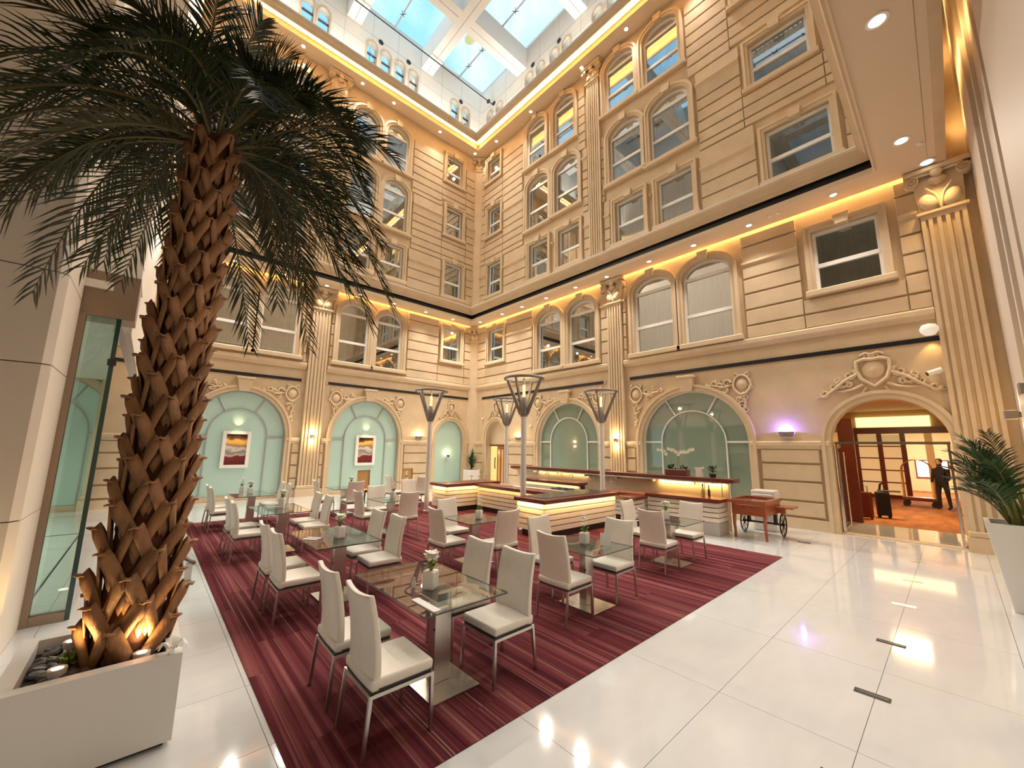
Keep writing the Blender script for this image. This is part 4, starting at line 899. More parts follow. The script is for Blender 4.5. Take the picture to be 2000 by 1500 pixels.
# framed pictures on the sage glass
for k, (u, z, w, h, lb) in enumerate([(2.40, 1.80, .86, 1.32, 'white framed abstract picture with red base on the left sage arch'), (7.19, 1.80, .88, 1.31, 'white framed orange abstract picture on the right sage arch')]):
    p = thing('picture', lb, 'picture', onwall('l', u, z, -.14), PI / 2, 'pictures on the sage arches')
    MB().ring([(-w / 2, -h / 2), (w / 2, -h / 2), (w / 2, h / 2), (-w / 2, h / 2)], [(-w / 2 + .11, -h / 2 + .11), (w / 2 - .11, -h / 2 + .11), (w / 2 - .11, h / 2 - .11), (-w / 2 + .11, h / 2 - .11)], -.09, 0, True).link('frame', UPVC, p)
    MB().box(-w / 2 + .10, w / 2 - .10, -.05, -.02, -h / 2 + .10, h / 2 - .10).link('canvas', painting_mat('abstract_%d' % k, 3.1 * k), p)
    spot('picture_light', Vector(onwall('l', u, z + 1.05, .22)), 14, (1, .78, .40), (-.42, 0, -1), 60, .8, .03)
    spot('picture_light', Vector(onwall('l', u, z + .85, .10)), 7, (1, .78, .40), (-.7, 0, .5), 70, .9, .03)

# ------------------------------------------------------------------ four torch lamp posts
def lamp_post(loc, label):
    p = thing('lamp_post', label, 'lamp post', loc, .35, 'torch lamp posts round the bar')
    MB().lathe([(.10, 0), (.10, .03), (.075, .05), (.075, 2.82)], 20).link('pole', POLEW, p, smooth=True)
    MB().lathe([(.0, 2.78), (.10, 2.80), (.105, 3.0), (.075, 3.28), (.055, 3.30), (0, 3.30)], 16).link('sleeve', TAUPE, p, smooth=True)
    for k in range(4):
        a = PI / 2 * k; M = Matrix.Rotation(a, 4, 'Z')
        m = MB(); pr = [(.07, 2.84), (.13, 2.84), (.515, 3.76), (.515, 3.80), (.46, 3.80), (.09, 2.98)]
        m.prism(pr, -.018, .018); m.v = [tuple(M @ Vector(q)) for q in m.v]; m.link('fin', TAUPE, p)
    MB().tube([(.50 * math.cos(2 * PI * q / 36), .50 * math.sin(2 * PI * q / 36), 3.785) for q in range(36)], .036, 8, closed=True).link('ring', TAUPE, p, smooth=True)
    MB().lathe([(0, 3.28), (.035, 3.30), (.035, 3.60), (0, 3.62)], 12).link('lamp_tube', mat('amber_tube', (1, .8, .4), .4, emit=(1, .72, .30), emit_s=1.2), p)
    for k in (0,):
        a = .1; M = Matrix.Rotation(a, 4, 'Z'); m = MB(); m.tube([(.13, .02, 2.98), (.46, .02, 3.74)], .010, 6); m.v = [tuple(M @ Vector(q)) for q in m.v]; m.link('light_strip', mat('warm_strip', (1, .85, .6), .5, emit=(1, .78, .42), emit_s=1.6), p)
    MB().box(-.02, .02, -.02, .02, 3.62, 3.80).link('top_rod', TAUPE, p)
    point('torch_light', (loc[0], loc[1], 3.66), 14, WARM, .05)
    return p
lamp_post((-7.37, 7.10, 0), 'tall white lamp post with taupe torch head, nearest of the four')
lamp_post((-11.29, 6.68, 0), 'white lamp post with taupe torch head, leftmost of the four')
lamp_post((-11.14, 9.85, 0), 'white lamp post with taupe torch head, farthest of the four')
lamp_post((-7.32, 10.42, 0), 'white lamp post with taupe torch head, rightmost of the four')

# ------------------------------------------------------------------ bar counters
def counter(name_label, x0, x1, y0, y1, zt, faces, z_bot=.14, slats=5, led=None, top=MAHOG, over=.09, plinth_h=.12, inset=.10, plinth_m=None):
    c = thing('bar_counter', name_label, 'counter', ((x0 + x1) / 2, (y0 + y1) / 2, .008 if y0 < 9 else 0)); ox, oy = (x0 + x1) / 2, (y0 + y1) / 2
    a, b, e, f = x0 - ox, x1 - ox, y0 - oy, y1 - oy
    MB().box(a + .06, b - .06, e + .06, f - .06, z_bot, zt - .08).link('carcass', DARK, c)
    MB().box(a + inset, b - inset, e + inset, f - inset, 0, z_bot).link('plinth', plinth_m or DARK, c)
    t = MB().box(a - over * ('-x' in faces), b + over * ('+x' in faces), e - over * ('-y' in faces), f, zt - .08, zt).link('counter_top', top, c, bevel=.006, seg=1)
    h = (zt - .10 - z_bot) / slats
    for k in range(slats):
        z0, z1 = z_bot + k * h + .010, z_bot + (k + 1) * h - .010
        if '+x' in faces: MB().box(b - .06, b - .02, e + .02, f - .0, z0, z1).link('slat', SLAT, c)
        if '-y' in faces: MB().box(a, b - (.061 if '+x' in faces else .0), e + .02, e + .06, z0, z1).link('slat', SLAT, c)
        if '-x' in faces: MB().box(a + .02, a + .06, e + .02, f, z0, z1).link('slat', SLAT, c)
    if led:
        if '+x' in faces: strip_light('counter_led', (x1 + .045, y0 + .05, zt - .10), (x1 + .045, y1 - .05, zt - .10), .03, led, (1, .60, .22), (-.25, 0, -1))
        if '-y' in faces: strip_light('counter_led', (x0 + .05, y0 - .045, zt - .10), (x1 - .05, y0 - .045, zt - .10), .03, led * .5, (1, .60, .22), (0, .25, -1))
    return c
counter('slatted cream bar counter with mahogany rim, the left wing beside the left lamp post', -11.45, -10.62, 6.95, 9.05, .86, ('+x', '-y'), led=7)
counter('slatted cream bar counter with mahogany rim, the recessed middle run behind the front lamp post', -10.5, -7.14, 8.05, 8.55, .83, ('-y',), led=9)
b_ = counter('slatted cream bar counter with glowing rim, the block nearest the tables', -7.1, -6.2, 6.62, 9.42, .86, ('+x', '-y'), led=11)
MB().box(-.38, .32, -1.25, 1.3, .861, .868).link('dark_worktop', mat('dark_granite', (.05, .045, .04), .2), b_)
counter('low slatted counter piece joining the glowing bar block to the long right counter', -6.14, -5.72, 9.5, 10.05, .78, ('+x', '-y'), slats=5)
counter('long slatted white counter with mahogany top ending beside the wooden cart', -5.70, -3.87, 10.12, 10.74, .86, ('-y', '+x'), z_bot=.30, slats=4, inset=.02, plinth_m=PLINTH)
counter('back counter with lit cream front inside the bar by the far lamp post', -10.7, -8.1, 10.25, 10.7, .92, ('-y',), led=12)
counter('dark worktop run inside the bar under the long mahogany shelf', -7.15, -5.8, 10.25, 10.7, .80, ('-y',), top=MAHOG2)
MB()
wt = thing('steel_worktop', 'brushed steel worktop with hob inside the bar', 'worktop', (-8.9, 9.3, 0)); MB().cbox(-1.5, 1.5, -.42, .42, .74, .80, .01).link('top', STEEL, wt)
for x in (-1.4, 1.4):
    for y in (-.36, .36): MB().box(x - .02, x + .02, y - .02, y + .02, 0, .74).link('leg', STEEL, wt)
hb = MB()
for k in range(6):
    hb.tube([(.7 + .09 * math.cos(t) + (k % 3) * .24, -.12 + (k // 3) * .24 + .09 * math.sin(t), .815) for t in [2 * PI * q / 12 for q in range(12)]], .012, 5, closed=True)
hb.link('hob_ring', IRON, wt)
sh = thing('bar_shelf', 'long mahogany shelf on a beige back panel running before the green windows', 'shelf', (-7.8, 10.95, 0))
MB().box(-4.1, 4.08, -.20, .22, 1.20, 1.30).link('shelf_board', MAHOG, sh, bevel=.006, seg=1)
MB().box(-4.0, 3.7, -.17, -.13, 1.165, 1.20).link('steel_edge', CHROME, sh)
MB().box(-4.0, 3.85, .10, .16, .0, 1.20).link('back_panel', SOFFIT, sh)
for x in (-2.9, -1.7, -.5, .7, 1.9, 3.1): MB().box(x - .02, x + .02, -.14, .1, 1.10, 1.165).link('bracket', STEEL, sh)
for x in (-2.2, -1.1, -.2, .5):
    MB().tube([(x + .07 * math.cos(t), -.10, 1.06 + .07 * math.sin(t)) for t in [2 * PI * q / 14 for q in range(14)]], .012, 6, closed=True).link('hook_ring', STEEL, sh)
for x in (3.35, 3.78): MB().tube([(x, -.15, .86), (x, -.15, 1.2)], .012, 6).link('rod', STEEL, sh)
strip_light('counter_led', (-5.8, 11.0, 1.14), (-4.0, 11.0, 1.14), .04, 11, (1, .62, .20), (0, .5, -1))
strip_light('counter_led', (-10.6, 11.0, 1.14), (-8.3, 11.0, 1.14), .04, 4, (1, .70, .32), (0, .5, -1))
bt = MB().lathe([(0, 0), (.04, 0), (.042, .14), (.018, .19), (.016, .25), (.02, .26), (0, .26)], 14).link('bottle', mat('oil_glass', (.45, .32, .05), .08, spec=.8), None, smooth=True, loc=(-4.35, 10.45, .86)); tag(bt, 'golden oil bottle on the long white slatted counter', 'bottle')
MB().lathe([(0, .26), (.018, .26), (.018, .31), (0, .31)], 10).link('stopper', DARK, bt)
bt2 = tag(MB().lathe([(0, 0), (.03, 0), (.03, .15), (.012, .20), (.012, .27), (0, .27)], 12).link('bottle', mat('dark_bottle', (.02, .02, .015), .08, spec=.8), None, smooth=True, loc=(-4.22, 10.50, .86)), 'dark thin bottle beside the golden oil bottle on the counter', 'bottle')
MB().lathe([(0, .27), (.015, .27), (.015, .31), (0, .31)], 10).link('cap', STEEL, bt2)
for k, (x, y) in enumerate([(-11.0, 8.5), (-11.1, 8.25), (-10.95, 8.75)]):
    st = thing('cake_stand', ['wire tray holder on the left bar wing, nearest of three', 'wire tray holder on the left bar wing, middle of three', 'wire tray holder on the left bar wing, farthest of three'][(1, 0, 2)[k]], 'stand', (x, y, .86), group='wire holders on the left bar wing')
    MB().lathe([(0, 0), (.07, 0), (.01, .02), (.01, .15), (.08, .16), (.08, .17), (0, .17)], 12).link('body', CHROME, st, smooth=True)
cb = thing('kitchen_cabinet', 'white rounded cabinet behind the end of the long mahogany shelf', 'cabinet', (-3.55, 12.05, 0)); MB().box(-.16, .38, -.2, .25, 0, 1.0).link('body', POTW, cb, bevel=.04); MB().cbox(-.12, .34, -.215, -.19, .1, .9, .01).link('door', POTW, cb)

# ------------------------------------------------------------------ wooden cart
ct = thing('wooden_cart', 'reddish wooden serving cart with black spoked wheels beside the long counter', 'cart', (-3.32, 11.0, 0))
MB().box(-.40, .32, -.50, .62, .52, .80).link('body', MAHOG2, ct, bevel=.012, seg=1)
MB().ring([(-.45, -.55), (.37, -.55), (.37, .67), (-.45, .67)], [(-.36, -.46), (.28, -.46), (.28, .58), (-.36, .58)], -.875, -.80, True).link('top_rim', MAHOG2, ct, rot=(-PI / 2, 0, 0), scale=(1, 1, -1))
MB().box(-.37, .29, -.47, .59, .80, .835).link('top', mat('cart_glass', (.24, .06, .03), .06, coat=.8), ct)
MB().cbox(-.34, .26, -.515, -.49, .60, .76, .008).link('drawer_front', MAHOG2, ct)
for x in (-.14, .06): MB().box(x - .04, x + .04, -.535, -.51, .67, .69).link('drawer_handle', CHROME, ct)
for x in (-.36, .28):
    MB().tube([(x, -.45, .54), (x - .01, -.46, .30), (x, -.45, .10), (x + .01, -.49, 0)], [.045, .036, .028, .026], 8).link('leg', MAHOG2, ct, smooth=True)
MB().cbox(.32, .70, .10, .55, .68, .72, .01).link('side_flap', MAHOG2, ct); MB().box(.32, .5, .28, .34, .55, .68).link('flap_bracket', MAHOG2, ct)
MB().tube([(-.48, .42, .27), (.42, .42, .27)], .022, 8).link('axle', IRON, ct); [MB().box(q, q + .06, .36, .48, .25, .54).link('axle_hanger', IRON, ct) for q in (-.36, .22)]
for x in (-.44, .40):
    M = Matrix.Translation((x, .42, .27)) @ Matrix.Rotation(PI / 2, 4, 'Y'); m = MB()
    m.tube([tuple(M @ Vector((.255 * math.cos(t), .255 * math.sin(t), 0))) for t in [2 * PI * q / 28 for q in range(28)]], .017, 6, closed=True)
    for q in range(8): m.tube([tuple(M @ Vector((0, 0, 0))), tuple(M @ Vector((.25 * math.cos(q * PI / 4), .25 * math.sin(q * PI / 4), 0)))], .010, 5)
    m.tube([(x - .03, .42, .27), (x + .03, .42, .27)], .04, 10); m.link('wheel', IRON, ct, smooth=True)

# ------------------------------------------------------------------ dining chairs
def build_chair(label):
    c = thing('dining_chair', label, 'chair', group='cream leather dining chairs')
    m = MB(); n = 6
    m.box(-.235, .235, -.235, .235, .405, .475); m.link('seat', LEATHER, c, smooth=True, bevel=.026, seg=3)
    # tall back: a padded slab, leaning back a little, top edge dipping in the middle
    B = MB(); rows = 7; colsn = 6; pts = []
    def bp(i, j, s):
        t = i / (rows - 1); u = j / colsn - .5
        z = .40 + t * (.58 + .022 * (2 * u) ** 2); y = -.205 - .075 * t ** 1.3 + .018 * math.sin(t * PI) + .018 * (2 * u) ** 2 * (1 if t > .1 else .4)
        w = .232 - .010 * t; return (2 * u * w, y + s * (.026 - .004 * t), z)
    F = [[bp(i, j, 1) for j in range(colsn + 1)] for i in range(rows)]; K = [[bp(i, j, -1) for j in range(colsn + 1)] for i in range(rows)]
    vs = [p for r in F for p in r] + [p for r in K for p in r]; W2 = colsn + 1; O = rows * W2; fs = []
    for i in range(rows - 1):
        for j in range(colsn):
            fs.append((i * W2 + j, i * W2 + j + 1, (i + 1) * W2 + j + 1, (i + 1) * W2 + j)); fs.append((O + i * W2 + j, O + (i + 1) * W2 + j, O + (i + 1) * W2 + j + 1, O + i * W2 + j + 1))
        for j in (0, colsn): fs.append((i * W2 + j, (i + 1) * W2 + j, O + (i + 1) * W2 + j, O + i * W2 + j))
    for j in range(colsn):
        for i in (0, rows - 1): fs.append((i * W2 + j, i * W2 + j + 1, O + i * W2 + j + 1, O + i * W2 + j))
    B.add(vs, fs)
    me = B.mesh('backrest', LEATHER)
    bm = bmesh.new(); bm.from_mesh(me)
    ed = [e for e in bm.edges if len(e.link_faces) == 2 and e.calc_face_angle(0) > .9]
    bmesh.ops.bevel(bm, geom=ed, offset=.012, segments=2, profile=.6, affect='EDGES', clamp_overlap=True); bm.to_mesh(me); bm.free()
    for p in me.polygons: p.use_smooth = True
    put('backrest', me, c)
    MB().box(-.222, .222, -.222, .222, .382, .408).link('dark_underside', DARK, c)
    m = MB(); q = .225
    for a, b, e, f in ((-q, q, -q - .01, -q + .012), (-q, q, q - .012, q + .01), (-q - .01, -q + .012, -q, q), (q - .012, q + .01, -q, q)): m.box(a, b, e, f, .362, .386)
    m.link('seat_frame', STEEL, c)
    for sx in (-1, 1):
        for sy in (-1, 1):
            m = MB(); x, y = sx * .226, sy * .226; k = .0115; fx = x + sx * .004; fy = y - (.035 if sy < 0 else -.006)
            m.add([(x - k, y - k, .386), (x + k, y - k, .386), (x + k, y + k, .386), (x - k, y + k, .386), (fx - k, fy - k, .008), (fx + k, fy - k, .008), (fx + k, fy + k, .008), (fx - k, fy + k, .008)],
                  [(0, 1, 2, 3), (4, 5, 6, 7), (0, 1, 5, 4), (1, 2, 6, 5), (2, 3, 7, 6), (3, 0, 4, 7)])
            m.link('leg', STEEL, c)
    return c
proto = build_chair('x'); proto_used = False
def chair(x, y, face, label):
    """face: direction the sitter looks, '+y', '-y', '+x', '-x'"""
    global proto_used
    rz = {'+y': 0, '-y': PI, '+x': -PI / 2, '-x': PI / 2}[face] + random.uniform(-.03, .03)
    if not proto_used:
        proto_used = True; o = proto; o.location = (x, y, 0); o.rotation_euler = (0, 0, rz); o['label'] = label
    else: o = dup(proto, (x, y, 0), rz, label)
    return o
# ------------------------------------------------------------------ glass tables
def build_table(w, d, px, label, group):
    t = thing('dining_table', label, 'table', group=group)
    m = MB(); m.cur = 0
    x0, x1, y0, y1, z0, z1 = -w / 2, w / 2, -d / 2, d / 2, .728, .742
    m.add([(x0, y0, z1), (x1, y0, z1), (x1, y1, z1), (x0, y1, z1), (x0, y0, z0), (x1, y0, z0), (x1, y1, z0), (x0, y1, z0)], [(0, 1, 2, 3)])
    m.cur = 1; m.f += [[0, 1, 5, 4], [1, 2, 6, 5], [2, 3, 7, 6], [3, 0, 4, 7]]; m.mi += [1] * 4
    m.link('table_top', [TGLASS, TEDGE], t)
    MB().box(px - .055, px + .055, -.085, .085, .02, .715).link('column', STEEL, t, bevel=.006, seg=1)
    MB().box(px - .20, px + .20, -.16, .16, .713, .727).link('top_plate', STEEL, t)
    MB().box(px - .29, px + .29, -.23, .23, .008, .022).link('base_plate', STEEL, t)
    MB().lathe([(0, 0), (.012, 0), (.012, .004), (0, .004)], 10, M=Matrix.Translation((px + .05, -.086, .45)) @ Matrix.Rotation(PI / 2, 4, 'X')).link('bolt', DARK, t)
    return t
long0 = build_table(1.33, .83, .24, 'glass topped table for four on a steel column, nearest the camera', 'long glass dining tables')
sq0 = build_table(.90, .83, 0, 'glass topped square table nearest the camera in the middle row', 'square glass dining tables')
long0.location = (-3.45, 2.09, 0); sq0.location = (-3.42, 4.46, 0)
ROWN = ['nearest the camera', 'second from the camera', 'third from the camera', 'farthest from the camera']
for k, x in enumerate([-6.0, -9.13, -12.25]): dup(long0, (x, 2.09, 0), 0, 'glass topped table for four in the palm side row, %s' % ROWN[k + 1])
SQ = [(-5.92, 4.50, 'second from the camera in the middle row'), (-9.2, 4.48, 'third from the camera in the middle row'), (-12.5, 4.55, 'farthest in the middle row, before the left facade'), (-3.62, 7.20, 'nearest the wooden cart, by the long white counter'), (-13.2, 7.1, 'in the far corner before the narrow sage arch')]
for x, y, lb in SQ: dup(sq0, (x, y, 0), 0, 'glass topped square table %s' % lb)
LT = ['the nearest long table', 'the second long table', 'the third long table', 'the farthest long table']
LP = [((-2.96, 1.50), (-3.63, 1.50), (-3.02, 2.60), (-3.64, 2.60)), ((-5.47, 1.50), (-6.12, 1.50), (-5.60, 2.60), (-6.25, 2.60)), ((-8.60, 1.50), (-9.36, 1.50), (-8.62, 2.60), (-9.28, 2.60)), ((-11.73, 1.48), (-12.45, 1.48), (-11.75, 2.62), (-12.42, 2.62))]
for k in range(4):
    for q, (x, y) in enumerate(LP[k]):
        chair(x, y, '+y' if q < 2 else '-y', 'cream leather chair on the %s side of %s, %s of the pair' % ('palm' if q < 2 else 'bar', LT[k], 'nearer' if q in (0, 2) else 'farther'))
def sqchairs(x, y, nm, which, dy=.62, dx=.62):
    if 's' in which: chair(x + .02, y - dy, '+y', 'cream chair on the palm side of the square table %s' % nm)
    if 'n' in which: chair(x, y + dy, '-y', 'cream chair on the right facade side of the square table %s' % nm)
    if 'w' in which: chair(x - dx - .05, y, '+x', 'cream chair facing the camera at the square table %s' % nm)
    if 'e' in which: chair(x + dx + .05, y, '-x', 'cream chair turning its back on the camera, square table %s' % nm)
sqchairs(-3.38, 4.46, 'nearest the camera', 'snw', .50)
sqchairs(-5.92, 4.50, 'second in the middle row', 'swe', .58)
sqchairs(-9.2, 4.48, 'third in the middle row', 'swe', .58)
sqchairs(-12.5, 4.55, 'last in the middle row', 'se', .58)
sqchairs(-3.58, 7.20, 'by the long white counter', 'snw', .55)
sqchairs(-13.2, 7.1, 'in the far corner', 'se', .58)
chair(-11.2, 6.1, '+x', 'cream chair standing alone beside the left lamp post')
for k, (x, y, lb) in enumerate([(-14.3, 6.0, 'tan wicker chair in the far corner, left of two'), (-14.6, 7.9, 'tan wicker chair in the far corner, right of two')]):
    t = thing('wicker_chair', lb, 'chair', (x, y, 0), -PI / 2 + .2, 'wicker chairs in the far corner'); MB().cbox(-.25, .25, -.25, .25, .38, .46, .02).link('seat', TAN, t); MB().cbox(-.25, .25, -.28, -.23, .46, 1.12, .02).link('backrest', TAN, t)
    for sx in (-.22, .22):
        for sy in (-.22, .22): MB().box(sx - .02, sx + .02, sy - .02, sy + .02, .008, .38).link('leg', DARK, t)

# ------------------------------------------------------------------ flower cups and table things
def build_vase(kind, seed):
    rnd = random.Random(seed); v = thing('flower_pot', 'x', 'flower pot', group='white flower pots on the glass tables')
    MB().prismz([(-.042, -.042), (.042, -.042), (.042, .042), (-.042, .042)], 0, .115).link('pot', POTW, v, bevel=.012)
    m = MB()
    for k in range(9):
        a = rnd.uniform(0, 2 * PI); r = rnd.uniform(.03, .06); h = rnd.uniform(.13, .19); w = .014
        p = Vector((r * math.cos(a), r * math.sin(a), h)); s = Vector((-math.sin(a), math.cos(a), 0)) * w
        m.add([(.01 * math.cos(a), .01 * math.sin(a), .11), p * .55 + Vector((0, 0, .07)) + s, p, p * .55 + Vector((0, 0, .07)) - s], [(0, 1, 2, 3)])
    m.tube([(0, 0, .10), (.003, .002, .18)], .007, 5); m.link('leaves', LEAF2, v)
    fb = MB()
    blooms = [(0, 0, .215, .046), (.032, -.01, .20, .034), (-.030, .012, .20, .034), (.004, -.032, .195, .03), (0, .03, .20, .032)] if kind == 0 else [(0, 0, .19, .03), (.012, .004, .225, .028), (-.006, -.008, .255, .026), (.01, 0, .285, .020), (-.016, .006, .215, .022)]
    for bx, by, bz, br in blooms:
        br *= 1.25
        for q in range(7):
            a = q * 2 * PI / 7 + bz * 40; el = rnd.uniform(.1, .9)
            d = Vector((math.cos(a) * math.cos(el), math.sin(a) * math.cos(el), math.sin(el))); s = d.cross(Vector((0, 0, 1))).normalized() * br * .42; c = Vector((bx, by, bz))
            fb.add([c, c + d * br * .6 + s, c + d * br, c + d * br * .6 - s], [(0, 1, 2, 3)])
        fb.lathe([(0, -br * .5), (br * .45, -br * .2), (br * .5, br * .1), (0, br * .4)], 8, c=(bx, by, bz))
    fb.link('blossom', PETAL, v, smooth=True); return v
v0, v1 = build_vase(0, 1), build_vase(1, 2); v0.scale = (1.35,) * 3; v1.scale = (1.3,) * 3; vu = [False, False]
VS = [(-3.3, 2.03, 0, 'the glass table nearest the camera'), (-5.82, 2.10, 0, 'the second table of the palm side row'), (-5.82, 4.52, 1, 'the second table of the middle row'), (-3.46, 4.48, 1, 'the nearest square table'), (-3.68, 7.18, 0, 'the square table by the long white counter'),
      (-9.4, 4.62, 1, 'the third table of the middle row'), (-12.40, 4.70, 0, 'the last table of the middle row'), (-9.55, 2.22, 0, 'the third table of the palm side row'), (-12.20, 2.08, 0, 'the last table of the palm side row, right one'), (-12.75, 1.98, 1, 'the last table of the palm side row, left one'), (-13.3, 7.0, 1, 'the far corner table')]
for x, y, k, lb in VS:
    src = (v0, v1)[k]
    if not vu[k]: vu[k] = True; o = src; o.location = (x, y, .742); o.rotation_euler = (0, 0, .5)
    else: o = dup(src, (x, y, .742), random.uniform(0, 3))
    o['label'] = 'pot of %s on %s' % ('round white flowers' if k == 0 else 'tall white flowers', lb)
for x, y, lb in [(-3.42, 1.93, 'small white salt shaker beside the flower pot on the nearest table'), (-5.98, 1.93, 'small white salt shaker on the napkin side of the second table')]:
    q = MB().lathe([(0, 0), (.018, 0), (.02, .04), (.012, .06), (.014, .075), (0, .08)], 12).link('salt_shaker', POTW, None, smooth=True, loc=(x, y, .742)); tag(q, lb, 'shaker', 'salt shakers'); MB().lathe([(.0, .075), (.014, .075), (.012, .084), (0, .086)], 10).link('cap', CHROME, q)
for x, y, lb in [(-5.98, 1.80, 'folded white napkin with cutlery on the second table of the palm side row')]:
    q = thing('napkin', lb, 'napkin', (x, y, .742), .7); MB().box(-.10, .10, -.07, .07, 0, .010).link('cloth', PAPER, q, bevel=.003, seg=1)
    for dx in (-.02, .02): MB().box(-.09, .09, dx - .008, dx + .008, .010, .014).link('cutlery', CHROME, q)
q = thing('napkin', 'folded white napkin lying along the front edge of the nearest glass table', 'napkin', (-2.98, 1.80, .742), .02); MB().box(-.17, .17, -.035, .035, 0, .009).link('cloth', PAPER, q, bevel=.003, seg=1)
mn = thing('menu_card', 'open white menu card standing on the nearest square table', 'menu', (-3.22, 4.62, .742), .6); MB().add([(-.07, 0, 0), (.07, 0, 0), (.07, .05, .15), (-.07, .05, .15)], [(0, 1, 2, 3)]).link('front_leaf', PAPER, mn); MB().add([(-.07, .10, 0), (.07, .10, 0), (.07, .05, .15), (-.07, .05, .15)], [(0, 1, 2, 3)]).link('back_leaf', PAPER, mn)
bn = thing('low_steel_stand', 'low steel stand on the white floor between the palm planter and the carpet', 'stand', (-7.75, .66, 0)); MB().box(-.06, .06, -.05, .05, 0, .02).box(-.02, .02, -.04, .04, .0, .26).link('post', STEEL, bn); MB().tube([(-1.0, -.05, .25), (-.2, -.02, .27), (.12, .04, .28)], .03, 8).link('rail', STEEL, bn); MB().box(-1.02, -.96, -.08, -.02, 0, .24).link('foot', STEEL, bn)

# ------------------------------------------------------------------ plants
def frond_mesh(name, curve, leaf_len, n, width, mats, rnd, up=Vector((0, 0, 1)), droop=.25, angle=50, vee=.35, t0=.12, twist=0.0):
    """a feather leaf: curve(t) gives the rachis; leaflets in two ranks"""
    m = MB(); pts = [curve(k / 16) for k in range(17)]
    m.cur = 1; m.tube(pts, [.016 * (1 - .85 * k / 16) * (width / .02) ** .5 for k in range(17)], 5); m.cur = 0
    for k in range(n):
        t = t0 + (1 - t0) * (k + .5) / n; p = curve(t); d = (curve(min(1, t + .02)) - curve(t - .02)).normalized()
        side = d.cross(up)
        if side.length < .05: side = d.cross(Vector((1, 0, .2)))
        side.normalize(); nrm = side.cross(d).normalized()
        prof = math.sin(PI * (.12 + .80 * t)) ** .7
        for sgn in (-1, 1):
            L = leaf_len * prof * rnd.uniform(.85, 1.12); a = rad(angle * (1 - .45 * t) + rnd.uniform(-7, 7))
            v = (d * math.cos(a) + side * sgn * math.sin(a)); v = (v + nrm * (vee + rnd.uniform(-.22, .22))).normalized()
            q1 = p + v * L * .5 + Vector((0, 0, -droop * L * .12)); q2 = p + v * L + Vector((0, 0, -droop * L * .5))
            w = v.cross(nrm).normalized() * width * .5 * rnd.uniform(.8, 1.1); fold = nrm * width * .18
            m.add([p - w * .45, p + w * .45, q1 + w + fold, q1 - w + fold, q2, q1 - fold], [(0, 1, 2, 5), (0, 5, 3), (5, 2, 4), (3, 5, 4)])
    v = Vector((0, 0, 0)); return m.mesh(name, mats)
# --- palm in the white planter
pl = thing('planter', 'big white square planter with pebbles holding the date palm', 'planter', (-4.225, -.075, 0))
ax, bx, ay, by = -.475, .475, -.425, .425; zt = .57; wl = .085
MB().box(ax, bx, ay, by, .03, .44).link('box', POTW, pl)
MB().ring([(ax, ay), (bx, ay), (bx, by), (ax, by)], [(ax + wl, ay + wl), (bx - wl, ay + wl), (bx - wl, by - wl), (ax + wl, by - wl)], -zt, -.44, True).link('rim', POTW, pl, rot=(-PI / 2, 0, 0), scale=(1, 1, -1))
MB().box(ax + .04, bx - .04, ay + .04, by - .04, 0, .03).link('plinth', DARK, pl)
MB().box(ax + wl - .01, bx - wl + .01, ay + wl - .01, by - wl + .01, .45, .475).link('soil', SOIL, pl)
peb = [MB().lathe([(0, -.022), (.026, -.014), (.036, 0), (.028, .013), (0, .020)], 9).mesh('pebble', PEBBLE, True) for _ in range(1)]
for k in range(210):
    x, y = random.uniform(ax + wl + .03, bx - wl - .03), random.uniform(ay + wl + .03, by - wl - .03)
    if math.hypot(x - .025, y - .125) < .23: continue
    s = random.uniform(.65, 1.25)
    put('pebble', peb[0], pl, (x, y, .485 + random.uniform(0, .028)), rot=(random.uniform(-.4, .4), random.uniform(-.4, .4), random.uniform(0, 6)), scale=(s * 1.25, s * .85, s))
palm = thing('date_palm', 'tall date palm with woven brown leaf bases and dark drooping fronds', 'palm tree', (-4.2, .05, .47))
AX = lambda z: Vector((.02 * z / 4, .085 * z / 4, z))
TOPZ = 4.22
RAD = lambda z: .180 - .058 * min(1, z / TOPZ) + .02 * math.exp(-z * 3)
m = MB(); rows = 24; sg = 20; vs = []; fs = []
for i in range(rows + 1):
    z = TOPZ * i / rows; c = AX(z)
    for k in range(sg): t = 2 * PI * k / sg; vs.append((c.x + RAD(z) * math.cos(t), c.y + RAD(z) * math.sin(t), z))
for i in range(rows):
    for k in range(sg): fs.append((i * sg + k, i * sg + (k + 1) % sg, (i + 1) * sg + (k + 1) % sg, (i + 1) * sg + k))
m.add(vs, fs); m.link('trunk', CORE, palm, smooth=True)
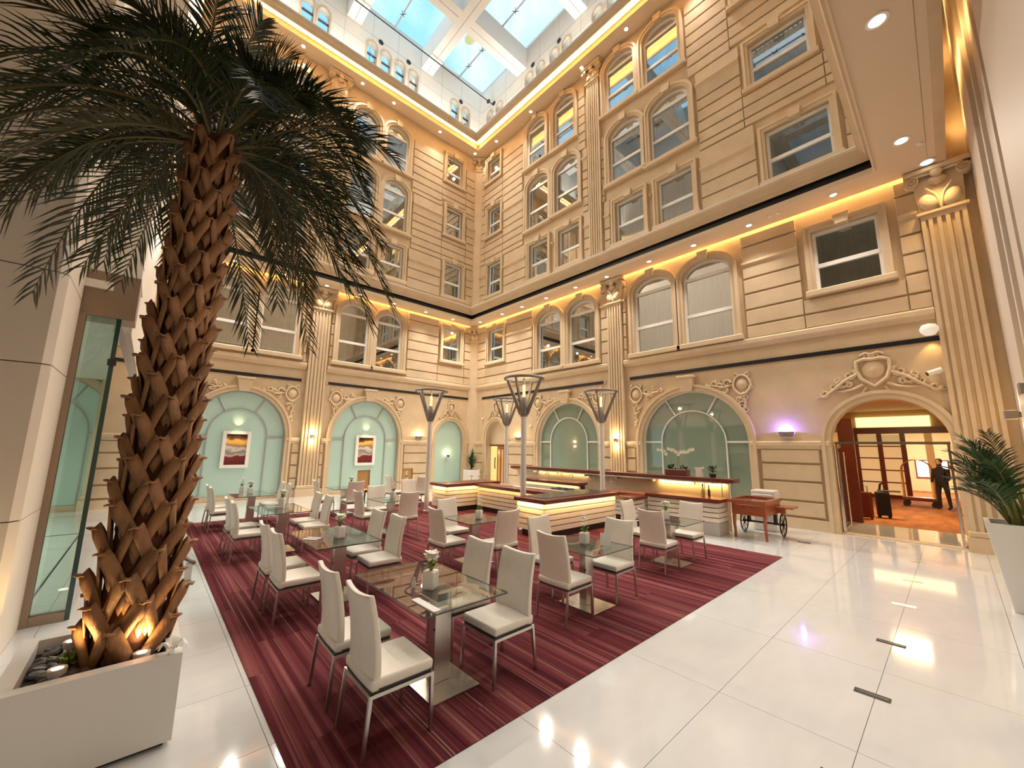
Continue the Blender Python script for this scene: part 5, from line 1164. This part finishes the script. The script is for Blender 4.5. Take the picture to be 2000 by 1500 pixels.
# woven leaf bases: an inverted V of flat straps that flares out at the apex
def boot_mesh(k):
    rnd = random.Random(k); n = 8; out = []
    for sgn in (-1, 1):
        strip = []
        for i in range(n + 1):
            t = i / n; u = sgn * (.02 + .66 * t ** 1.05); v = .98 - 1.02 * t
            wv = (.33 - .04 * t) * (1 + .05 * rnd.uniform(-1, 1)); lift = .34 * (1 - t) ** 2.6 + .20 * (1 - t) + .06
            strip.append(((u + sgn * wv * .38, v + wv * .40, lift + .02 - .10 * (1 - t)), (u, v, lift + .09), (u - sgn * wv * .30 * min(1, .12 + 1.6 * t), v - wv * .52, lift + .02)))
        out.append(strip)
    return out
BO = [boot_mesh(k) for k in range(5)]
def make_boot(z, th, cw, ch, v, flare):
    m = MB()
    for strip in BO[v]:
        n = len(strip); vs = []
        for tri in strip:
            for (u, w, l) in tri:
                zz = z + (w - .1) * ch; r = RAD(max(0, zz)) + l * .135 * flare; a = th + u * cw / max(.12, RAD(max(0, z)))
                c = AX(zz); vs.append((c.x + r * math.cos(a), c.y + r * math.sin(a), zz))
        m.add(vs, [(3 * i + j, 3 * i + j + 1, 3 * i + j + 4, 3 * i + j + 3) for i in range(n - 1) for j in (0, 1)])
    # torn curl at the apex
    c = AX(z + ch * .92); r = RAD(z + ch); dr = Vector((math.cos(th), math.sin(th), 0)); tn_ = Vector((-math.sin(th), math.cos(th), 0)); up = Vector((0, 0, 1))
    b = c + dr * (r + .062 * flare); w0 = .040; vs = []
    for i in range(4):
        t = i / 3; p = b + dr * (.055 * t * flare) + up * (.060 * t - .045 * t * t) - up * .02; w = w0 * (1 - .25 * t)
        vs += [p - tn_ * w - dr * .012, p + up * .012, p + tn_ * w - dr * .012 * (1 + t)]
    m.add(vs, [(3 * i + j, 3 * i + j + 1, 3 * i + j + 4, 3 * i + j + 3) for i in range(3) for j in (0, 1)])
    o = m.link('leaf_base', BOOT, palm, smooth=True)
    md = o.modifiers.new('thick', 'SOLIDIFY'); md.thickness = .010; md.offset = -1
    return o
z = -.06; row = 0
while z < TOPZ - .26:
    q = max(0, z) / TOPZ; per = 5; ch = .36 - .07 * q; cw = RAD(max(0, z)) * 2 * PI / per * .92
    fl_ = 1.25 - .45 * q
    for k in range(per):
        th = 2 * PI * (k + (row % 2) * .5) / per - .35 + .03 * row + random.uniform(-.07, .07)
        make_boot(z + random.uniform(-.015, .015), th, cw, ch, random.randrange(5), fl_ * random.uniform(.85, 1.2))
    z += .168 - .030 * q; row += 1
# crown
rnd = random.Random(11); crown = AX(TOPZ)
def palm_frond(az, el, length, sag, k, mt):
    d = Vector((math.cos(az) * math.cos(el), math.sin(az) * math.cos(el), math.sin(el))); base = crown + Vector((math.cos(az), math.sin(az), 0)) * .07 + Vector((0, 0, rnd.uniform(-.10, .16)))
    sw = Vector((-math.sin(az), math.cos(az), 0)) * rnd.uniform(-.18, .18)
    def cv(t): return base + d * (length * (t - .10 * t * t)) + Vector((0, 0, -sag * length * t ** 2.3)) + sw * t * t * length
    me = frond_mesh('frond', cv, .44, 46, .021, [mt, RACHIS], rnd, droop=.5, angle=52, vee=.30)
    return put('frond', me, palm)
spec = []
for k in range(8): spec.append((2 * PI * k / 8 + .2, rnd.uniform(1.18, 1.42), 1.85, .22))
for k in range(11): spec.append((2 * PI * k / 11 + .05, rnd.uniform(.78, 1.02), 1.95, .55))
for k in range(13): spec.append((2 * PI * k / 13 + .15, rnd.uniform(.40, .62), 1.9, .78))
for k in range(14): spec.append((2 * PI * k / 14 + .32, rnd.uniform(.05, .28), 1.75, .92))
for k in range(9): spec.append((2 * PI * k / 9 + .1, rnd.uniform(-.25, -.05), 1.30, .80))
for a in (.75, 1.05, 1.35, 1.65, 1.2, .9): spec.append((a, rnd.uniform(.72, 1.12), 2.25, rnd.uniform(.45, .62)))
for a in (2.6, 3.4, 4.2, 4.9): spec.append((a, rnd.uniform(.1, .5), 1.9, .95))
for k, (a, e_, L, s) in enumerate(spec):
    a += rnd.uniform(-.14, .14); aw = (a + PI) % (2 * PI) - PI           # 0 points towards the open floor in front
    if abs(aw) < .85 and e_ < .45: continue
    if abs(aw) < .85 and e_ < 1.1: L *= .72; s *= 1.05
    if .5 < aw < 2.2 and L < 2.2: L *= .92
    palm_frond(a, e_, L * rnd.uniform(.88, 1.08), s * rnd.uniform(.85, 1.1), k, FROND2 if k % 4 == 1 else FROND3 if k % 17 == 6 else FROND)
# lamps and small greens in the planter
for x, y, lb in [(-4.03, -.26, 'white round uplight among the pebbles, front left of the palm trunk'), (-3.96, .14, 'white round uplight among the pebbles, front right of the palm trunk'), (-4.50, -.24, 'white round uplight among the pebbles behind the small green plant')]:
    u = thing('uplight', lb, 'uplight', (x, y, .485), 0, 'uplights in the palm planter')
    MB().lathe([(0, 0), (.043, 0), (.048, .075), (.043, .078), (0, .068)], 16).link('housing', POTW, u, smooth=True); MB().lathe([(0, .070), (.043, .073), (.0, .078)], 16).link('lens', mat('uplight_glow', (1, .9, .7), .5, emit=(1, .84, .52), emit_s=9), u)
    spot('uplight_beam', (x, y, .60), 13 if x > -4.3 else 6, GOLD, (-4.2 - x + .0, .06 - y, 1.1), 110, .8, .04)
gp_ = thing('green_plant', 'small bright green leafy plant beside the front uplight in the planter', 'plant', (-4.16, -.22, .48))
m = MB()
for k in range(34):
    a = random.uniform(0, 2 * PI); h = random.uniform(.05, .15); r = random.uniform(.03, .11); w = .014; p = Vector((r * math.cos(a), r * math.sin(a), h)); s_ = Vector((-math.sin(a), math.cos(a), 0)) * w
    m.add([(0, 0, .01), p * .6 + Vector((0, 0, .03)) + s_, p, p * .6 + Vector((0, 0, .03)) - s_], [(0, 1, 2, 3)])
m.link('leaves', LEAF2, gp_); MB().tube([(0, 0, 0), (0, .01, .06)], .008, 5).link('stem', STEM, gp_)
orn = thing('curled_leaf', 'cream curled dried leaf piece clipped on the planter rim', 'ornament', (-3.77, .29, .575)); m = MB()
for k in range(5):
    a = .5 + k * 1.15; vs = []
    for i in range(6):
        t = i / 5; r = .02 + .075 * t; zz = .03 + .05 * math.sin(t * 2.6) - (.05 * t * t if k % 2 else 0); w = .022 * math.sin(PI * (.15 + .75 * t))
        c = Vector((r * math.cos(a), r * math.sin(a), zz)); s_ = Vector((-math.sin(a), math.cos(a), .4)) * w; vs += [c - s_, c + s_]
    m.add(vs, [(2 * i, 2 * i + 1, 2 * i + 3, 2 * i + 2) for i in range(5)])
m.link('petals', PAPER, orn, smooth=True); MB().box(-.012, .012, -.012, .012, -.012, .035).link('clip', CHROME, orn)
# --- tall areca palm at the right edge
ap = thing('planter', 'tall white tapered planter by the white wall at the right edge', 'planter', (.52, 8.68, 0))
m = MB(); b0, t0, H = .215, .345, 1.10
m.add([(-b0, -b0, 0), (b0, -b0, 0), (b0, b0, 0), (-b0, b0, 0), (-t0, -t0, H), (t0, -t0, H), (t0, t0, H), (-t0, t0, H), (-t0 + .05, -t0 + .05, H), (t0 - .05, -t0 + .05, H), (t0 - .05, t0 - .05, H), (-t0 + .05, t0 - .05, H), (-t0 + .06, -t0 + .06, H - .1), (t0 - .06, -t0 + .06, H - .1), (t0 - .06, t0 - .06, H - .1), (-t0 + .06, t0 - .06, H - .1)],
      [(0, 1, 2, 3), (0, 1, 5, 4), (1, 2, 6, 5), (2, 3, 7, 6), (3, 0, 4, 7), (4, 5, 9, 8), (5, 6, 10, 9), (6, 7, 11, 10), (7, 4, 8, 11), (8, 9, 13, 12), (9, 10, 14, 13), (10, 11, 15, 14), (11, 8, 12, 15)])
m.link('pot', POTW, ap); MB().box(-t0 + .055, t0 - .055, -t0 + .055, t0 - .055, H - .12, H - .09).link('soil', SOIL, ap)
ar = thing('areca_palm', 'feathery areca palm growing in the tall tapered planter at the right edge', 'palm', (.52, 8.68, 1.0)); rnd = random.Random(5)
def areca(az, lean, L, sag, mt):
    d = Vector((math.cos(az) * math.sin(lean), math.sin(az) * math.sin(lean), math.cos(lean))); b = Vector((math.cos(az), math.sin(az), 0)) * rnd.uniform(.02, .14)
    def cv(t):
        q = b + d * L * t + Vector((math.cos(az), math.sin(az), 0)) * (.18 * L * t * t) + Vector((0, 0, -sag * L * t ** 2.5))
        return q
    put('frond', frond_mesh('frond', cv, .32, 22, .022, [mt, STEM], rnd, droop=.45, angle=55, vee=.20, t0=.36), ar)
for k in range(19):
    az = PI + (-1.2 + 2.4 * ((k * 7) % 19) / 18)
    areca(az, .04 + .34 * (k / 18), 1.62 - .72 * (k / 18) + rnd.uniform(-.1, .1), .20 + .16 * (k / 18), LEAF if k % 3 else FROND2)
for k in range(6): MB().tube([(rnd.uniform(-.1, .1), rnd.uniform(-.1, .1), 0), (rnd.uniform(-.14, .1), rnd.uniform(-.14, .14), .6)], .014, 6).link('cane', STEM, ar)
spot('uplight_beam', (.30, 8.95, 1.12), 9, GOLD, (.2, .6, 1), 90, .8, .04)
# --- spiky plant by the corner
sp_ = thing('planter', 'white square planter in the corner of the court', 'planter', (-16.35, 12.15, 0)); MB().prismz([(-.30, -.30), (.30, -.30), (.30, .30), (-.30, .30)], 0, .90).link('pot', POTW, sp_, bevel=.01, seg=1); MB().box(-.26, .26, -.26, .26, .90, .905).link('soil', SOIL, sp_)
st = thing('spiky_plant', 'bushy dark green spiky plant in the corner planter', 'plant', (-16.35, 12.15, .905)); rnd = random.Random(3)
for k in range(95):
    a = rnd.uniform(0, 2 * PI); el = rnd.uniform(.35, 1.5); L = rnd.uniform(.38, .72); w = .034; h0 = rnd.uniform(.0, .52)
    d = Vector((math.cos(a) * math.cos(el), math.sin(a) * math.cos(el), math.sin(el))); s_ = Vector((-math.sin(a), math.cos(a), 0)) * w; c = Vector((0, 0, h0)); m = MB()
    q1 = c + d * L * .45; q2 = c + d * L + Vector((0, 0, -.10 * L)); m.add([c - s_ * .6, c + s_ * .6, q1 + s_, q1 - s_, q2], [(0, 1, 2, 3), (3, 2, 4)]); m.link('leaf', LEAF, st)
MB().tube([(0, 0, 0), (0, 0, .5)], .04, 8).link('stem', RACHIS, st)
# --- orchids and a small pot plant on the long shelf
oc = thing('orchid_box', 'mahogany trough of white orchids on the long shelf before the right green window', 'orchids', (-5.22, 10.95, 1.30), 0)
MB().cbox(-.30, .30, -.12, .12, 0, .17, .012).link('trough', MAHOG, oc)
m = MB(); rnd = random.Random(9)
for k in range(40):
    a = rnd.uniform(0, 2 * PI); x0 = rnd.uniform(-.25, .25); r = rnd.uniform(.08, .22); h = rnd.uniform(.16, .32); w = .03; p = Vector((x0 + r * math.cos(a), r * .6 * math.sin(a), h)); s_ = Vector((-math.sin(a), math.cos(a), 0)) * w; q = Vector((x0, 0, .15))
    m.add([q, (q + p) / 2 + Vector((0, 0, .06)) + s_, p, (q + p) / 2 + Vector((0, 0, .06)) - s_], [(0, 1, 2, 3)])
m.link('leaves', LEAF, oc)
for j, (x0, dx, hh) in enumerate([(-.16, -.26, .66), (.10, -.24, .72), (.16, .26, .70), (.02, .16, .62)]):
    cvp = [Vector((x0 + dx * t ** 2.2 * 1.25, -.02 * t, .16 + hh * (1.5 * t - .75 * t * t) * 1.1)) for t in [k / 8 for k in range(9)]]
    MB().tube(cvp, .006, 5).link('stem', STEM, oc); fbm = MB()
    for k in range(5, 9):
        c = cvp[k] + Vector((rnd.uniform(-.02, .02), -.03, rnd.uniform(-.05, .0)))
        for q in range(5):
            a = q * 2 * PI / 5 + .3; d = Vector((math.cos(a), -.25, math.sin(a))); s_ = d.cross(Vector((0, 1, 0))).normalized() * .024; fbm.add([c, c + d * .035 + s_, c + d * .06, c + d * .035 - s_], [(0, 1, 2, 3)])
    fbm.link('blossom', PETAL, oc)
wv = thing('white_container', 'small white bag shaped container between the orchids and the pot plant', 'container', (-4.62, 10.95, 1.30)); MB().prism([(-.08, 0), (.09, 0), (.07, .18), (.11, .22), (.10, .26), (-.12, .24), (-.07, .18)], -.05, .05).link('body', POTW, wv); MB().box(-.075, .065, -.052, .052, .165, .18).link('rim', PAPER, wv)
pp = thing('pot_plant', 'small dark green pot plant near the right end of the long shelf', 'plant', (-4.28, 10.95, 1.30)); MB().lathe([(0, 0), (.07, 0), (.09, .10), (.08, .10), (0, .09)], 14).link('pot', DARK, pp, smooth=True); m = MB()
for k in range(60):
    a = rnd.uniform(0, 2 * PI); r = rnd.uniform(.03, .17); h = rnd.uniform(.12, .36); w = .025; p = Vector((r * math.cos(a), r * .7 * math.sin(a), h)); s_ = Vector((-math.sin(a), math.cos(a), .3)) * w; q = p * .55 + Vector((0, 0, .05))
    m.add([q, (q + p) / 2 + s_, p, (q + p) / 2 - s_], [(0, 1, 2, 3)])
m.link('leaves', LEAF, pp); MB().tube([(0, 0, .08), (0, 0, .25)], .01, 5).link('stem', STEM, pp)
for o in bpy.data.objects:
    if o.parent and o.name.split('.')[0] == 'leaves': o['kind'] = 'stuff'
